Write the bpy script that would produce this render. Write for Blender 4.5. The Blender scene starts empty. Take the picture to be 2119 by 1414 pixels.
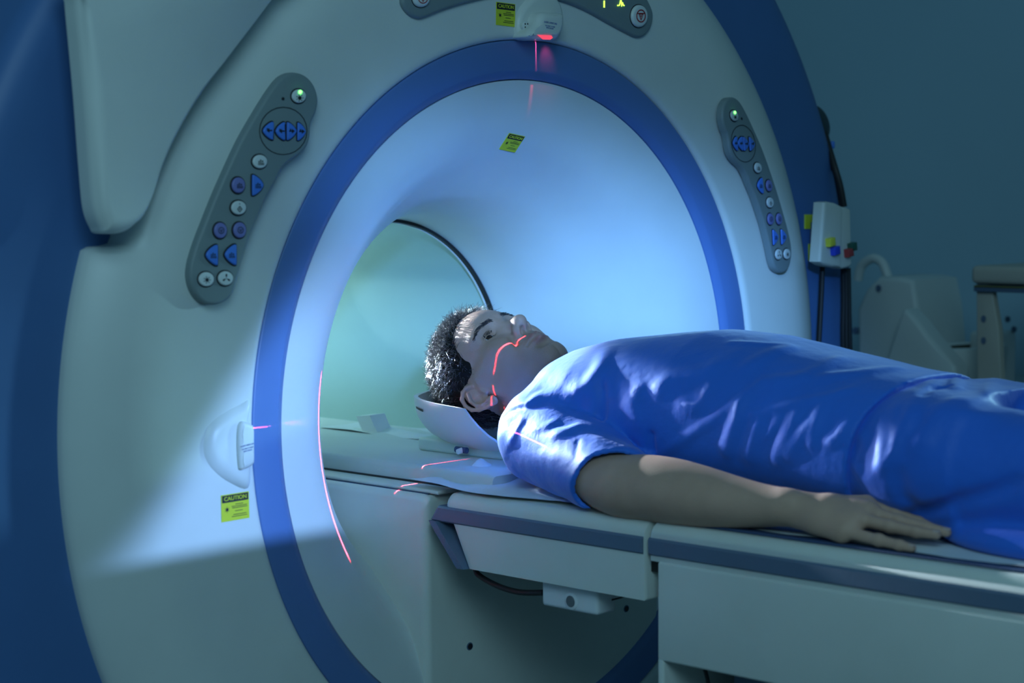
import bpy, bmesh, math, random
import numpy as np
from mathutils import Vector, Matrix
random.seed(7); np.random.seed(7)
C = bpy.context.scene
PI = math.pi
# ------------------------------------------------------------------ camera
W, H = 2119, 1414
FPX, YAW, PITCH, ROLL = 3974.5, 0.8157, -0.0758, -0.0047
CAM = np.array([2.2329, -2.4259, 0.3566])
_fw = np.array([-math.cos(PITCH)*math.cos(YAW), math.cos(PITCH)*math.sin(YAW), math.sin(PITCH)])
_r = np.cross(_fw, [0, 0, 1]); _r /= np.linalg.norm(_r); _u = np.cross(_r, _fw)
RR = _r*math.cos(ROLL)+_u*math.sin(ROLL); UU = -_r*math.sin(ROLL)+_u*math.cos(ROLL)
cam = bpy.data.cameras.new('camera'); camo = bpy.data.objects.new('camera', cam); C.collection.objects.link(camo)
camo.matrix_world = Matrix(((RR[0], UU[0], -_fw[0], CAM[0]), (RR[1], UU[1], -_fw[1], CAM[1]), (RR[2], UU[2], -_fw[2], CAM[2]), (0, 0, 0, 1)))
cam.sensor_width = 36; cam.lens = FPX/W*36; cam.clip_start = .05; cam.clip_end = 60
cam.dof.use_dof = True; cam.dof.focus_distance = 3.25; cam.dof.aperture_fstop = 3.6
C.camera = camo
def ray(px, py):
    d = (px-W/2)*RR-(py-H/2)*UU+FPX*_fw
    return CAM, d/np.linalg.norm(d)
def at(px, py, ax, v):
    c, d = ray(px, py); i = 'xyz'.index(ax); return c+d*((v-c[i])/d[i])
# ------------------------------------------------------------------ world, lamps, exposure
C.view_settings.view_transform = 'Standard'; C.view_settings.look = 'None'
C.view_settings.gamma = 1; C.view_settings.exposure = 0
wd = bpy.data.worlds.new('room_air'); C.world = wd; wd.use_nodes = True
wd.node_tree.nodes['Background'].inputs[0].default_value = (.09, .26, .36, 1)
wd.node_tree.nodes['Background'].inputs[1].default_value = .31
def lamp(kind, name, loc, aim, power, col, **k):
    l = bpy.data.lights.new(name, kind); l.energy = power; l.color = col
    o = bpy.data.objects.new(name, l); C.collection.objects.link(o); o.location = loc
    o.rotation_euler = (Vector(aim)-Vector(loc)).to_track_quat('-Z', 'Y').to_euler()
    for a, b in k.items(): setattr(l, a, b)
    return o
def aimed(o, z, x):
    x = Vector(x); x = (x-z*x.dot(z)).normalized(); y = z.cross(x); l = o.location
    o.matrix_world = Matrix(((x[0], y[0], z[0], l[0]), (x[1], y[1], z[1], l[1]), (x[2], y[2], z[2], l[2]), (0, 0, 0, 1))); return x, y, z
def beam_masks(o, planes):
    """framing shutters of a spotlight: (unit normal in the world, softness, offset); light passes where normal . direction > offset"""
    l = o.data; l.use_nodes = True; t = l.node_tree; n = t.nodes; em = n['Emission']; prev = None
    R3 = o.matrix_world.to_3x3().transposed(); tc = n.new('ShaderNodeTexCoord')
    for nw, soft, off in planes:
        nl = R3 @ Vector(nw).normalized(); dt = n.new('ShaderNodeVectorMath'); dt.operation = 'DOT_PRODUCT'
        t.links.new(tc.outputs['Normal'], dt.inputs[0]); dt.inputs[1].default_value = nl*SGN
        mr = n.new('ShaderNodeMapRange'); mr.interpolation_type = 'SMOOTHSTEP'; t.links.new(dt.outputs['Value'], mr.inputs[0])
        mr.inputs[1].default_value = off-soft; mr.inputs[2].default_value = off+soft
        if prev is None: prev = mr.outputs[0]
        else:
            mu = n.new('ShaderNodeMath'); mu.operation = 'MULTIPLY'; t.links.new(prev, mu.inputs[0]); t.links.new(mr.outputs[0], mu.inputs[1]); prev = mu.outputs[0]
    t.links.new(prev, em.inputs['Strength'])
SGN = 1
def edge(loc, pa, pb, inside):       # mask plane through the lamp and two points of the place
    v = Vector(loc); nn = (Vector(pa)-v).cross(Vector(pb)-v).normalized()
    return nn if nn.dot(Vector(inside)-v) > 0 else -nn
# dim teal ceiling panel over the near side
lamp('AREA', 'ceiling_lamp', (2.4, -2.6, 1.9), (.0, -.7, -.1), 36, (.41, .78, .97), size=1.6)
# blue spot from the foot of the table, beam outline masked in its emission: near side of the cover, ring and funnel
SA = (2.3, -.40, .50)
sa = lamp('SPOT', 'blue_spot', SA, (0, -.5, .0), 290, (.27, .50, 1.), spot_size=math.radians(50), spot_blend=.1, shadow_soft_size=.015)
bpy.context.view_layer.update()
beam_masks(sa, [(edge(SA, at(505, 765, 'x', 0), at(275, 1150, 'x', 0), (0, -.5, 0)), .018, 0), (edge(SA, at(270, 1168, 'x', 0), at(700, 1092, 'x', 0), (0, -.6, .1)), .002, 0), (edge(SA, (-.2, -.27, .3), (-.2, -.27, -.3), (-.2, -.5, 0)), .03, 0), (edge(SA, (-.05, -.6, .20), (-.05, -.2, .28), (0, -.5, -.1)), .05, 0)])
# blue fill spot added over the man's body to brighten the far wall of the funnel
SB = (1.9, -1.7, .85)
sb = lamp('SPOT', 'funnel_fill_spot', SB, (-.12, .26, .08), 640, (.18, .45, 1.), spot_size=math.radians(25), spot_blend=1., shadow_soft_size=.08)
bpy.context.view_layer.update()
beam_masks(sb, [(edge(SB, (-.1, .45, .02), (.1, .60, .0), (-.1, .4, .4)), .012, 0), (edge(SB, (0, -.3, .47), (0, .5, .36), (0, .2, 0)), .06, 0)])
# white lamp high inside the tunnel, behind the head; a weaker violet fill is added beside it to streak the near flank
T1 = (-.85, -.10, .262)
t1 = lamp('SPOT', 'tunnel_lamp', T1, (.12, -.06, .02), 300, (.70, .86, 1.), spot_size=math.radians(30), spot_blend=.4, shadow_soft_size=.012)
bpy.context.view_layer.update()
beam_masks(t1, [(edge(T1, (-.2, -.2, .022), (-.2, .1, .022), (.1, 0, .2)), .012, 0), (edge(T1, at(1025, 912, 'y', -.195), at(1235, 990, 'y', -.262), (.2, 0, .2)), .008, 0), (edge(T1, (.22, -.2, .106), (.22, .2, .106), (0, 0, 0)), .014, 0)])
T2 = (-.85, -.215, .175)
t2 = lamp('SPOT', 'flank_fill', T2, (.5, -.16, -.02), 85, (.46, .60, 1.), spot_size=math.radians(24), spot_blend=.4, shadow_soft_size=.012)
bpy.context.view_layer.update()
beam_masks(t2, [(edge(T2, (.13, -.26, -.035), (.13, .0, -.035), (.1, -.2, .2)), .012, 0), (edge(T2, (.5, -.3, .048), (.5, .1, .048), (0, 0, 0)), .02, 0), (edge(T2, at(1025, 905, 'y', -.195), at(1235, 970, 'y', -.262), (.2, 0, .2)), .008, 0), (edge(T2, (.75, -.236, .2), (.75, -.236, -.2), (.5, -.1, 0)), .008, 0)])
lamp('POINT', 'tunnel_fill', (-1.0, .02, .20), (0, 0, 0), 4.0, (.52, .88, .92), shadow_soft_size=.08)  # unseen fill added to brighten the tunnel wall
# cyan lamp at the far side, grazing the man's chest and thighs
fl_ = lamp('SPOT', 'far_lamp', (1.1, 2.0, .62), (.80, .05, .08), 210, (.42, .88, 1.), spot_size=math.radians(34), spot_blend=.6, shadow_soft_size=.06)
bpy.context.view_layer.update()
beam_masks(fl_, [(edge((1.1, 2.0, .62), (.3, -.15, .05), (1.3, -.15, .05), (.8, 0, .3)), .012, 0)])
def laser(name, loc, aim, normal, power, half=.0035, span=.9, col=(1, .05, .09)):
    o = lamp('SPOT', name, loc, aim, power, col, spot_size=math.radians(160), spot_blend=0, shadow_soft_size=.0)
    bpy.context.view_layer.update()
    x, y, z = aimed(o, -(Vector(aim)-Vector(loc)).normalized(), normal)     # local X = normal of the light sheet
    l = o.data; l.use_nodes = True; t = l.node_tree; n = t.nodes; em = n['Emission']
    tc = n.new('ShaderNodeTexCoord'); sx = n.new('ShaderNodeSeparateXYZ'); t.links.new(tc.outputs['Normal'], sx.inputs[0])
    out = []
    for k, lim, soft in ((0, half, half), (1, span, span*.12)):
        ab = n.new('ShaderNodeMath'); ab.operation = 'ABSOLUTE'; t.links.new(sx.outputs[k], ab.inputs[0])
        mr = n.new('ShaderNodeMapRange'); mr.interpolation_type = 'SMOOTHSTEP'; t.links.new(ab.outputs[0], mr.inputs[0])
        mr.inputs[1].default_value = lim-soft; mr.inputs[2].default_value = lim; mr.inputs[3].default_value = 1; mr.inputs[4].default_value = 0; out.append(mr.outputs[0])
    mu = n.new('ShaderNodeMath'); mu.operation = 'MULTIPLY'; t.links.new(out[0], mu.inputs[0]); t.links.new(out[1], mu.inputs[1])
    t.links.new(mu.outputs[0], em.inputs['Strength'])
    return o
rd = math.radians
def fan(x0, y0, z0, a0, a1):         # sheet across the bore at x0: angles from straight down towards the near side
    c = rd((a0+a1)/2); return (x0, y0, z0), (x0, y0-math.sin(c), z0-math.cos(c)), (1, 0, 0), math.sin(rd(abs(a1-a0)/2))
def sheet_light(name, src, A, B, power, half, pad=1.0):     # light sheet through src that draws a line from A to B
    s_ = Vector(src); da = (Vector(A)-s_).normalized(); db = (Vector(B)-s_).normalized(); ang = da.angle(db)
    return laser(name, src, tuple(s_+(da+db)), tuple(da.cross(db)), power, half, math.sin(ang/2)*pad*1.06)
sheet_light('laser_face', (.0, -.20, .40), at(1084, 689, 'y', -.030), at(1015, 742, 'y', -.076), 115, .0052)
p0, p1, nn, sp = fan(-.088, .05, .40, 24.5, 29); laser('laser_pad', p0, p1, nn, 560, .0046, sp)
p0, p1, nn, sp = fan(-.033, -.42, .05, -87.5, -77); laser('laser_ear', p0, p1, nn, 30, .007, sp)
p0, p1, nn, sp = fan(-.088, -.40, -.01, -75.2, -67); laser('laser_pad_low', p0, p1, nn, 130, .0046, sp)
p0, p1, nn, sp = fan(-.053, .05, .40, 34, 57); laser('laser_funnel', p0, p1, nn, 800, .0046, sp)
laser('laser_shoulder', (.02, -.60, .02), (.14, -.2, -.018), (.16, .0, 1), 330, .0045, .25)
laser('laser_ring', (.026, -.610, .0135), (-.004, -.592, .0120), (0, .0, 1), 1.0, .045, .95)
laser('laser_ring_top', (.022, .008, .617), (-.004, .0105, .597), (0, 1, 0), .5, .07, .7)
lamp('SPOT', 'laser_spill', (.026, .030, .620), (0, .036, .592), .10, (1, .06, .12), spot_size=math.radians(64), spot_blend=1, shadow_soft_size=.004)

# ------------------------------------------------------------------ materials
MATS = {}
def mat(name, col, rough=.5, metal=0, spec=.5, bump=0, bscale=60, vary=.04, vscale=6, emit=None, estr=0, coat=0, trans=0, sheen=0, detail=4, sub=0):
    if name in MATS: return MATS[name]
    m = bpy.data.materials.new(name); m.use_nodes = True; t = m.node_tree; n = t.nodes; b = n['Principled BSDF']; MATS[name] = m
    tc = n.new('ShaderNodeTexCoord'); nz = n.new('ShaderNodeTexNoise'); nz.inputs['Scale'].default_value = vscale; nz.inputs['Detail'].default_value = 5
    t.links.new(tc.outputs['Object'], nz.inputs['Vector'])
    r = n.new('ShaderNodeValToRGB'); t.links.new(nz.outputs[0], r.inputs[0])
    r.color_ramp.elements[0].position = .3; r.color_ramp.elements[1].position = .7
    r.color_ramp.elements[0].color = (*[c*(1-vary) for c in col], 1); r.color_ramp.elements[1].color = (*[min(1, c*(1+vary)) for c in col], 1)
    t.links.new(r.outputs[0], b.inputs['Base Color'])
    b.inputs['Roughness'].default_value = rough; b.inputs['Metallic'].default_value = metal
    b.inputs['Specular IOR Level'].default_value = spec; b.inputs['Coat Weight'].default_value = coat
    b.inputs['Transmission Weight'].default_value = trans; b.inputs['Sheen Weight'].default_value = sheen
    if sub: b.inputs['Subsurface Weight'].default_value = sub; b.inputs['Subsurface Radius'].default_value = (.012, .005, .003); b.inputs['Subsurface Scale'].default_value = .5
    if emit: b.inputs['Emission Color'].default_value = (*emit, 1); b.inputs['Emission Strength'].default_value = estr
    if bump:
        n2 = n.new('ShaderNodeTexNoise'); n2.inputs['Scale'].default_value = bscale; n2.inputs['Detail'].default_value = detail
        t.links.new(tc.outputs['Object'], n2.inputs['Vector'])
        bp = n.new('ShaderNodeBump'); bp.inputs['Strength'].default_value = bump; bp.inputs['Distance'].default_value = .01
        t.links.new(n2.outputs[0], bp.inputs['Height']); t.links.new(bp.outputs[0], b.inputs['Normal'])
    return m
white = mat('cover_white', (.66, .69, .66), .38, bump=.015, bscale=300)
funnelw = mat('funnel_white', (.66, .70, .70), .33, bump=.01, bscale=200)
tablew = mat('table_cream', (.62, .64, .59), .58, bump=.02, bscale=300)
blue = mat('ring_blue', (.095, .185, .42), .42, bump=.02, bscale=400)
housing = mat('housing_blue', (.06, .15, .36), .5, bump=.02, bscale=400)
grey = mat('panel_grey', (.20, .25, .26), .5, bump=.03, bscale=500)
stripe = mat('bumper_blue_grey', (.10, .15, .23), .55, bump=.03, bscale=300)
black = mat('black_rubber', (.010, .010, .011), .5)
darkblue = mat('mat_navy', (.03, .06, .14), .6, bump=.05, bscale=400)
btn_w = mat('button_white', (.66, .70, .70), .35)
btn_b = mat('button_blue', (.07, .22, .75), .35)
btn_v = mat('button_violet', (.19, .20, .48), .4)
ink = mat('print_black', (.012, .014, .02), .5)
redink = mat('print_red', (.35, .015, .02), .5)
greyink = mat('print_blue_grey', (.16, .22, .42), .5)
yellow = mat('label_yellow', (.62, .66, .03), .5)
green_e = mat('led_green', (.1, .7, .1), .4, emit=(.12, 1, .10), estr=6)
lime_e = mat('display_lime', (.5, .8, .1), .4, emit=(.45, 1, .06), estr=3)
paperm = mat('paper_white', (.66, .70, .72), .8, bump=.25, bscale=30)
shellw = mat('head_holder_white', (.70, .72, .74), .35)
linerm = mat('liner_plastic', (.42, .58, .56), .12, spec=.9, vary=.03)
wallm = mat('wall_paint', (.38, .56, .66), .85, bump=.04, bscale=200, vary=.05, vscale=1.2)
floorm = mat('floor_vinyl', (.22, .26, .28), .5, bump=.03, bscale=200)
# ------------------------------------------------------------------ mesh helpers
def link(name, me, parent=None, smooth=True, m=None, angle=None):
    o = bpy.data.objects.new(name, me); C.collection.objects.link(o)
    if m is not None and not me.materials:
        for x in (m if isinstance(m, (list, tuple)) else [m]): me.materials.append(x)
    if smooth:
        me.polygons.foreach_set('use_smooth', [True]*len(me.polygons))
        if angle:
            me.set_sharp_from_angle(angle=math.radians(angle))
    if parent: o.parent = parent
    return o
def tag(o, label=None, cat=None, group=None, kind=None):
    for k, v in (('label', label), ('category', cat), ('group', group), ('kind', kind)):
        if v: o[k] = v
    return o
def empty(name, label, cat, loc=(0, 0, 0), group=None):
    o = bpy.data.objects.new(name, None); C.collection.objects.link(o); o.location = loc; o.empty_display_size = .1
    return tag(o, label, cat, group)
class MB:
    """collects shapes into ONE mesh"""
    def __init__(s): s.v = []; s.f = []; s.mi = []
    def add(s, V, F, mi=0):
        b = len(s.v); s.v += [tuple(map(float, p)) for p in V]; s.f += [tuple(b+i for i in f) for f in F]; s.mi += [mi]*len(F); return s
    def build(s, name, m, parent=None, smooth=True, angle=35, off=None):
        me = bpy.data.meshes.new(name)
        V = np.array(s.v)
        if off is not None: V = V-np.array(off)
        me.from_pydata(V.tolist(), [], s.f)
        for x in (m if isinstance(m, (list, tuple)) else [m]): me.materials.append(x)
        me.polygons.foreach_set('material_index', s.mi); me.update()
        bm = bmesh.new(); bm.from_mesh(me); bmesh.ops.recalc_face_normals(bm, faces=bm.faces); bm.to_mesh(me); bm.free()
        return link(name, me, parent, smooth, None, angle)
    def rings(s, R, cap0=True, cap1=True, closed=True, mi=0, loop=False):
        n = len(R[0]); V = [p for r in R for p in r]; F = []
        K = len(R)
        for k in range(K if loop else K-1):
            a, b = k*n, ((k+1) % K)*n
            for i in range(n if closed else n-1):
                j = (i+1) % n; F.append((a+i, a+j, b+j, b+i))
        if cap0: F.append(tuple(range(n))[::-1])
        if cap1: F.append(tuple(range((K-1)*n, K*n)))
        return s.add(V, F, mi)
    def box(s, lo, hi, bev=0, mi=0, seg=3, rot=None):
        bm = bmesh.new(); bmesh.ops.create_cube(bm, size=1)
        for v in bm.verts:
            v.co = [lo[i]+(v.co[i]+.5)*(hi[i]-lo[i]) for i in range(3)]
        if bev: bmesh.ops.bevel(bm, geom=list(bm.edges), offset=bev, segments=seg, profile=.5, affect='EDGES')
        V = [v.co.copy() for v in bm.verts]; bm.verts.index_update()
        if rot is not None: V = [rot @ v for v in V]
        s.add(V, [[v.index for v in f.verts] for f in bm.faces], mi); bm.free(); return s
    def tube(s, pts, r, n=10, mi=0, cap=True):
        P = [Vector(p) for p in pts]; rs = r if isinstance(r, (list, tuple, np.ndarray)) else [r]*len(P); R = []; up = None
        for i, p in enumerate(P):
            t = (P[min(i+1, len(P)-1)]-P[max(i-1, 0)]).normalized()
            if up is None: up = t.orthogonal().normalized()
            up = (up-t*up.dot(t)).normalized(); w = t.cross(up)
            R.append([p+(up*math.cos(a)+w*math.sin(a))*rs[i] for a in np.linspace(0, 2*PI, n, endpoint=False)])
        return s.rings(R, cap, cap, mi=mi)
def spline(pts, n, closed=False):
    P = np.array(pts, float); K = len(P); out = []
    segs = K if closed else K-1
    for i in range(segs):
        p0 = P[(i-1) % K] if closed or i > 0 else P[0]; p1 = P[i]; p2 = P[(i+1) % K]; p3 = P[(i+2) % K] if closed or i+2 < K else P[-1]
        for t in np.linspace(0, 1, n, endpoint=False):
            out.append(.5*((2*p1)+(p2-p0)*t+(2*p0-5*p1+4*p2-p3)*t*t+(3*p1-p0-3*p2+p3)*t**3))
    if not closed: out.append(P[-1])
    return np.array(out)
def inset(L, d):
    """shift a closed 2-D loop inward by d"""
    L = np.array(L, float)
    if len(L) > 3 and d >= .008:      # large bevels shrink towards the middle instead
        c = L.mean(0); rad = np.linalg.norm(L-c, axis=1, keepdims=True); return c+(L-c)*(1-d/np.maximum(rad, rad.mean()*.6))
    A = np.roll(L, 1, 0); B = np.roll(L, -1, 0)
    t = B-A; t /= np.linalg.norm(t, axis=1)[:, None]+1e-12; nn = np.stack([-t[:, 1], t[:, 0]], 1)
    area = .5*np.sum(L[:, 0]*B[:, 1]-B[:, 0]*L[:, 1])
    return L+nn*d*(1 if area > 0 else -1)
def slab(mb, L, x0, x1, bev=.003, seg=4, mi=0, place=None):
    """closed (y,z) loop raised along X from x0 to x1 with a rounded front edge; place(y,z,h) may bend it"""
    place = place or (lambda y, z, h: (h, y, z))
    R = [[place(y, z, x0) for y, z in L]]
    for k in range(seg+1):
        a = k/seg*PI/2; Lk = inset(L, bev*(1-math.cos(a)))
        R.append([place(y, z, x1-bev+bev*math.sin(a)) for y, z in Lk])
    return mb.rings(R, mi=mi)
def lathe(mb, prof, n=160, a0=0, a1=2*PI, mi=0, floor=None, fn=None):
    """revolve (x,r) around the bore axis"""
    full = abs(a1-a0-2*PI) < 1e-6; A = np.linspace(a0, a1, n, endpoint=not full); R = []
    for x, r in prof:
        row = []
        for a in A:
            rr = fn(a, r, x) if fn else r
            z = rr*math.sin(a)
            if floor is not None: z = max(z, floor)
            row.append((x, rr*math.cos(a), z))
        R.append(row)
    return mb.rings(R, False, False, closed=full, mi=mi)
def ell(cy, cz, ry, rz, n=28):
    return [(cy+ry*math.cos(a), cz+rz*math.sin(a)) for a in np.linspace(0, 2*PI, n, endpoint=False)]
def text_mesh(txt, size, bold=0):
    cu = bpy.data.curves.new('t', 'FONT'); cu.body = txt; cu.size = size; cu.align_x = 'CENTER'; cu.align_y = 'CENTER'; cu.extrude = .0002; cu.offset = bold
    o = bpy.data.objects.new('t', cu); C.collection.objects.link(o)
    dg = bpy.context.evaluated_depsgraph_get(); me = bpy.data.meshes.new_from_object(o.evaluated_get(dg))
    V = [tuple(v.co) for v in me.vertices]; F = [tuple(p.vertices) for p in me.polygons]
    bpy.data.objects.remove(o); bpy.data.curves.remove(cu); bpy.data.meshes.remove(me)
    return V, F
FLOOR = -.95
# ------------------------------------------------------------------ room shell
m = MB(); m.box((-3.2, -3.6, FLOOR-.06), (3.6, 2.3, FLOOR)); tag(m.build('floor', floorm, smooth=False), kind='structure')
m = MB(); m.box((-3.2, 2.3, FLOOR), (3.6, 2.4, 2.2)); tag(m.build('wall_right', wallm, smooth=False), kind='structure')
m = MB(); m.box((-3.3, -3.6, FLOOR), (-3.2, 2.4, 2.2)); tag(m.build('wall_back', wallm, smooth=False), kind='structure')
m = MB(); m.box((-3.2, 2.285, FLOOR), (3.6, 2.3, FLOOR+.1)); tag(m.build('baseboard_right', mat('skirting_vinyl', (.1, .13, .15), .6), smooth=False), kind='structure')

# ------------------------------------------------------------------ scanner gantry
gantry = empty('scanner_gantry', 'tall round white and blue scanner with a wide lit bore around the man', 'scanner', (-.4, 0, FLOOR))
GO = Vector((-.4, 0, FLOOR))
def gpart(mb, name, m, angle=35, smooth=True, parent=None):
    if parent is None:
        return mb.build(name, m, gantry, smooth, angle, off=GO)
    o = mb.build(name, m, parent, smooth, angle, off=GO)     # children of gantry parts share the gantry's origin
    return o
# left top corner of the lower cover, where the upper cover starts
ca = at(196, 503, 'x', -.045); cang = math.atan2(ca[2], ca[1])
def cover_r(a, r, x):
    a = a % (2*PI)
    lim = 2.0
    if a < cang+.02 and a > 1.75:
        t = min(1, max(0, (cang+.02-a)/.035)); t = t*t*(3-2*t)
        lim = .925+(.872-.925)*t
        if r > .84: return min(r, lim-(.914-r)*.15)
    return r
prof = [(-.03, .6205), (-.001, .6205), (.003, .6235), (.0055, .6285), (.006, .635), (.006, .66), (.006, .70), (.006, .74), (.0055, .77), (.004, .795), (-.0005, .817), (-.009, .842), (-.021, .868), (-.036, .893), (-.048, .906), (-.055, .912), (-.062, .914), (-.10, .912)]
m = MB(); lathe(m, prof, 720, floor=FLOOR, fn=cover_r); gpart(m, 'front_cover', white, 50)
m = MB(); lathe(m, [(-.05, .619), (-.002, .6195), (-.0005, .618), (0, .615), (-.0015, .571), (-.0028, .5675), (-.0098, .5555), (-.013, .5545), (-.05, .5545)], 240, floor=FLOOR); gpart(m, 'trim_ring', blue, 50)
fl = spline([(-.0125, .5525), (-.016, .531), (-.0235, .501), (-.035, .471), (-.052, .444), (-.073, .423), (-.09, .409), (-.12, .3865), (-.15, .3665), (-.18, .351), (-.22, .336), (-.26, .3255), (-.31, .319), (-.368, .3152)], 5)
m = MB(); lathe(m, [(-.03, .5535), (-.0135, .5532)]+[tuple(p) for p in fl], 200); gpart(m, 'bore_funnel', funnelw, 60)
m = MB(); lathe(m, [(-.368, .3150), (-.3682, .3095), (-.3765, .3095), (-.3768, .316)], 200); gpart(m, 'rim_seal', black, 30)
m = MB(); lathe(m, [(-.377, .316), (-.3772, .3085), (-.381, .3085), (-.3812, .316)], 200); gpart(m, 'rim_band', shellw, 30)
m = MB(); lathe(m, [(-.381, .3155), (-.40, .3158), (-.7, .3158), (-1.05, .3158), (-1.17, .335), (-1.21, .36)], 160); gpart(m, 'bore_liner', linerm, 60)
hp = [(-.12, .60), (-.12, .76), (-.075, .78), (-.068, .80), (-.068, .925), (-.068, 1.02), (-.068, 1.05), (-.0682, 1.066), (-.0695, 1.085), (-.076, 1.105), (-.09, 1.117), (-.11, 1.122), (-.5, 1.125), (-.95, 1.125), (-1.08, 1.10), (-1.17, 1.03), (-1.2, .95), (-1.2, .40), (-1.22, .36), (-1.21, .34)]
m = MB(); lathe(m, hp, 300, floor=FLOOR); gpart(m, 'blue_housing', housing, 40)
# upper cover on the near side
o = [(168, -70), (170, 0), (180, 110), (188, 200), (196, 310), (202, 385), (206, 424), (212, 450), (222, 472), (230, 483), (258, 484), (282, 474), (300, 455), (316, 420), (335, 365), (358, 310), (385, 258), (412, 212), (445, 162), (482, 112), (520, 60), (560, 6), (590, -34), (625, -78), (400, -90)]
L = [tuple(at(px, py, 'x', .03)[1:]) for px, py in o]
L = [tuple(p) for p in spline(L, 5, True)]
m = MB(); slab(m, L, -.012, .032, .024, 7); gpart(m, 'upper_cover', white, 60)
# control panels ---------------------------------------------------------------
def cone_x(y, z):      # the panel rides on the cover, a little proud of it on its inner side
    rr = math.hypot(y, z); return float(np.interp(rr, [p[1] for p in prof[4:]], [p[0] for p in prof[4:]]))+.005+.09*max(0, .87-rr)
def on_cone(px, py):
    x = .01
    for _ in range(6): p = at(px, py, 'x', x); x = cone_x(p[1], p[2])
    return p[1], p[2]
def cp(u, v): return on_cone(380+u/2.8267, 140+v/2.8267)
out = [(655, 28), (720, 50), (770, 110), (790, 190), (778, 260), (755, 310), (746, 350), (743, 400), (725, 460), (680, 510), (620, 550), (575, 600), (540, 670), (490, 760), (440, 870), (390, 990), (350, 1120), (320, 1230), (300, 1300), (270, 1350), (220, 1382), (170, 1388), (120, 1375), (70, 1320), (42, 1240), (45, 1150), (80, 1030), (130, 900), (190, 750), (260, 590), (340, 420), (420, 280), (500, 150), (560, 70), (605, 38)]
PL = [tuple(p) for p in spline([cp(*p) for p in out], 4, True)]
def dshape(u, v, w, h, d):
    a = [(-.5, -.40), (-.42, -.5), (-.20, -.46), (.16, -.31), (.42, -.13), (.5, 0), (.42, .13), (.16, .31), (-.20, .46), (-.42, .5), (-.5, .40)]
    return [(u+d*p*w, v+q*h) for p, q in a]
def rnd(u, v, a, b): return [(u+a*math.cos(t), v+b*math.sin(t)) for t in np.linspace(0, 2*PI, 24, endpoint=False)]
BT = [('w', rnd(670, 167, 41, 40), 'bulb', (670, 178), 1), ('b', dshape(491, 370, 60, 104, -1), 'arr', (491, 368), -1), ('b', dshape(562, 372, 54, 104, -1), 'arr', (564, 372), -1), ('b', dshape(628, 372, 54, 104, 1), 'arr', (626, 372), 1), ('b', dshape(686, 374, 46, 104, 1), 'arr', (684, 374), 1), ('w', rnd(442, 550, 42, 40), 'table', (444, 552), 1), ('v', rnd(316, 688, 38, 46), 'table', (320, 688), -1), ('b', dshape(430, 688, 64, 120, 1), 'table', (428, 688), 1), ('w', rnd(318, 820, 43, 41), 'diam', (319, 824), 1), ('v', rnd(211, 953, 37, 46), 'ring', (211, 953), 1), ('v', rnd(324, 951, 37, 46), 'ring', (324, 951), 1), ('b', dshape(161, 1097, 68, 120, -1), 'table', (166, 1097), -1), ('b', dshape(271, 1095, 66, 120, -1), 'table', (274, 1095), -1), ('w', rnd(128, 1238, 44, 42), 'bulb', (128, 1242), 1), ('w', rnd(241, 1233, 43, 42), 'fan', (241, 1233), 1)]
def icon(kind, u, v, d):
    B = lambda x0, y0, x1, y1: [(u+x0, v+y0), (u+x1, v+y0), (u+x1, v+y1), (u+x0, v+y1)]
    if kind == 'arr': return [B(-10*d-8, -4, -10*d+8, 4), [(u-2*d, v-14), (u+16*d, v), (u-2*d, v+14)], B(-14, -13, -6, -5)]
    if kind == 'table': return [B(-18, 6, 18, 11), B(-18, 14, 18, 18), B(-6, -14, 0, 4), B(4, -8, 12, 2), B(-16, -6, -9, 3)]
    if kind == 'bulb': return [rnd(u, v, 11, 12)]+[B(18*math.cos(t)-3, 18*math.sin(t)-3, 18*math.cos(t)+3, 18*math.sin(t)+3) for t in np.arange(0, 2*PI, PI/3.5)]
    if kind == 'diam': return [B(-3, -30, 3, -24), [(u, v-16), (u+16, v+4), (u+12, v+7), (u, v-8)], [(u+16, v+4), (u, v+24), (u, v+17), (u+10, v+4)], [(u, v+24), (u-16, v+4), (u-10, v+4), (u, v+17)], [(u-16, v+4), (u, v-16), (u, v-8), (u-10, v+4)], rnd(u, v+4, 4, 5)]
    if kind == 'ring': return [[(u+(18 if k % 2 == 0 else 14)*math.cos(t), v+(20 if k % 2 == 0 else 15)*math.sin(t)) for k, t in ((0, a), (0, a+.3), (1, a+.3), (1, a))] for a in np.arange(0, 2*PI, .3)]+[B(-10, -5, 10, -1), [(u-8, v+2), (u+8, v+2), (u, v+12)]]
    if kind == 'fan': return [[(u, v), (u+20*math.cos(a-.3), v+22*math.sin(a-.3)), (u+26*math.cos(a), v+28*math.sin(a)), (u+20*math.cos(a+.3), v+22*math.sin(a+.3))] for a in (-PI/2, PI/6, 5*PI/6)]
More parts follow.
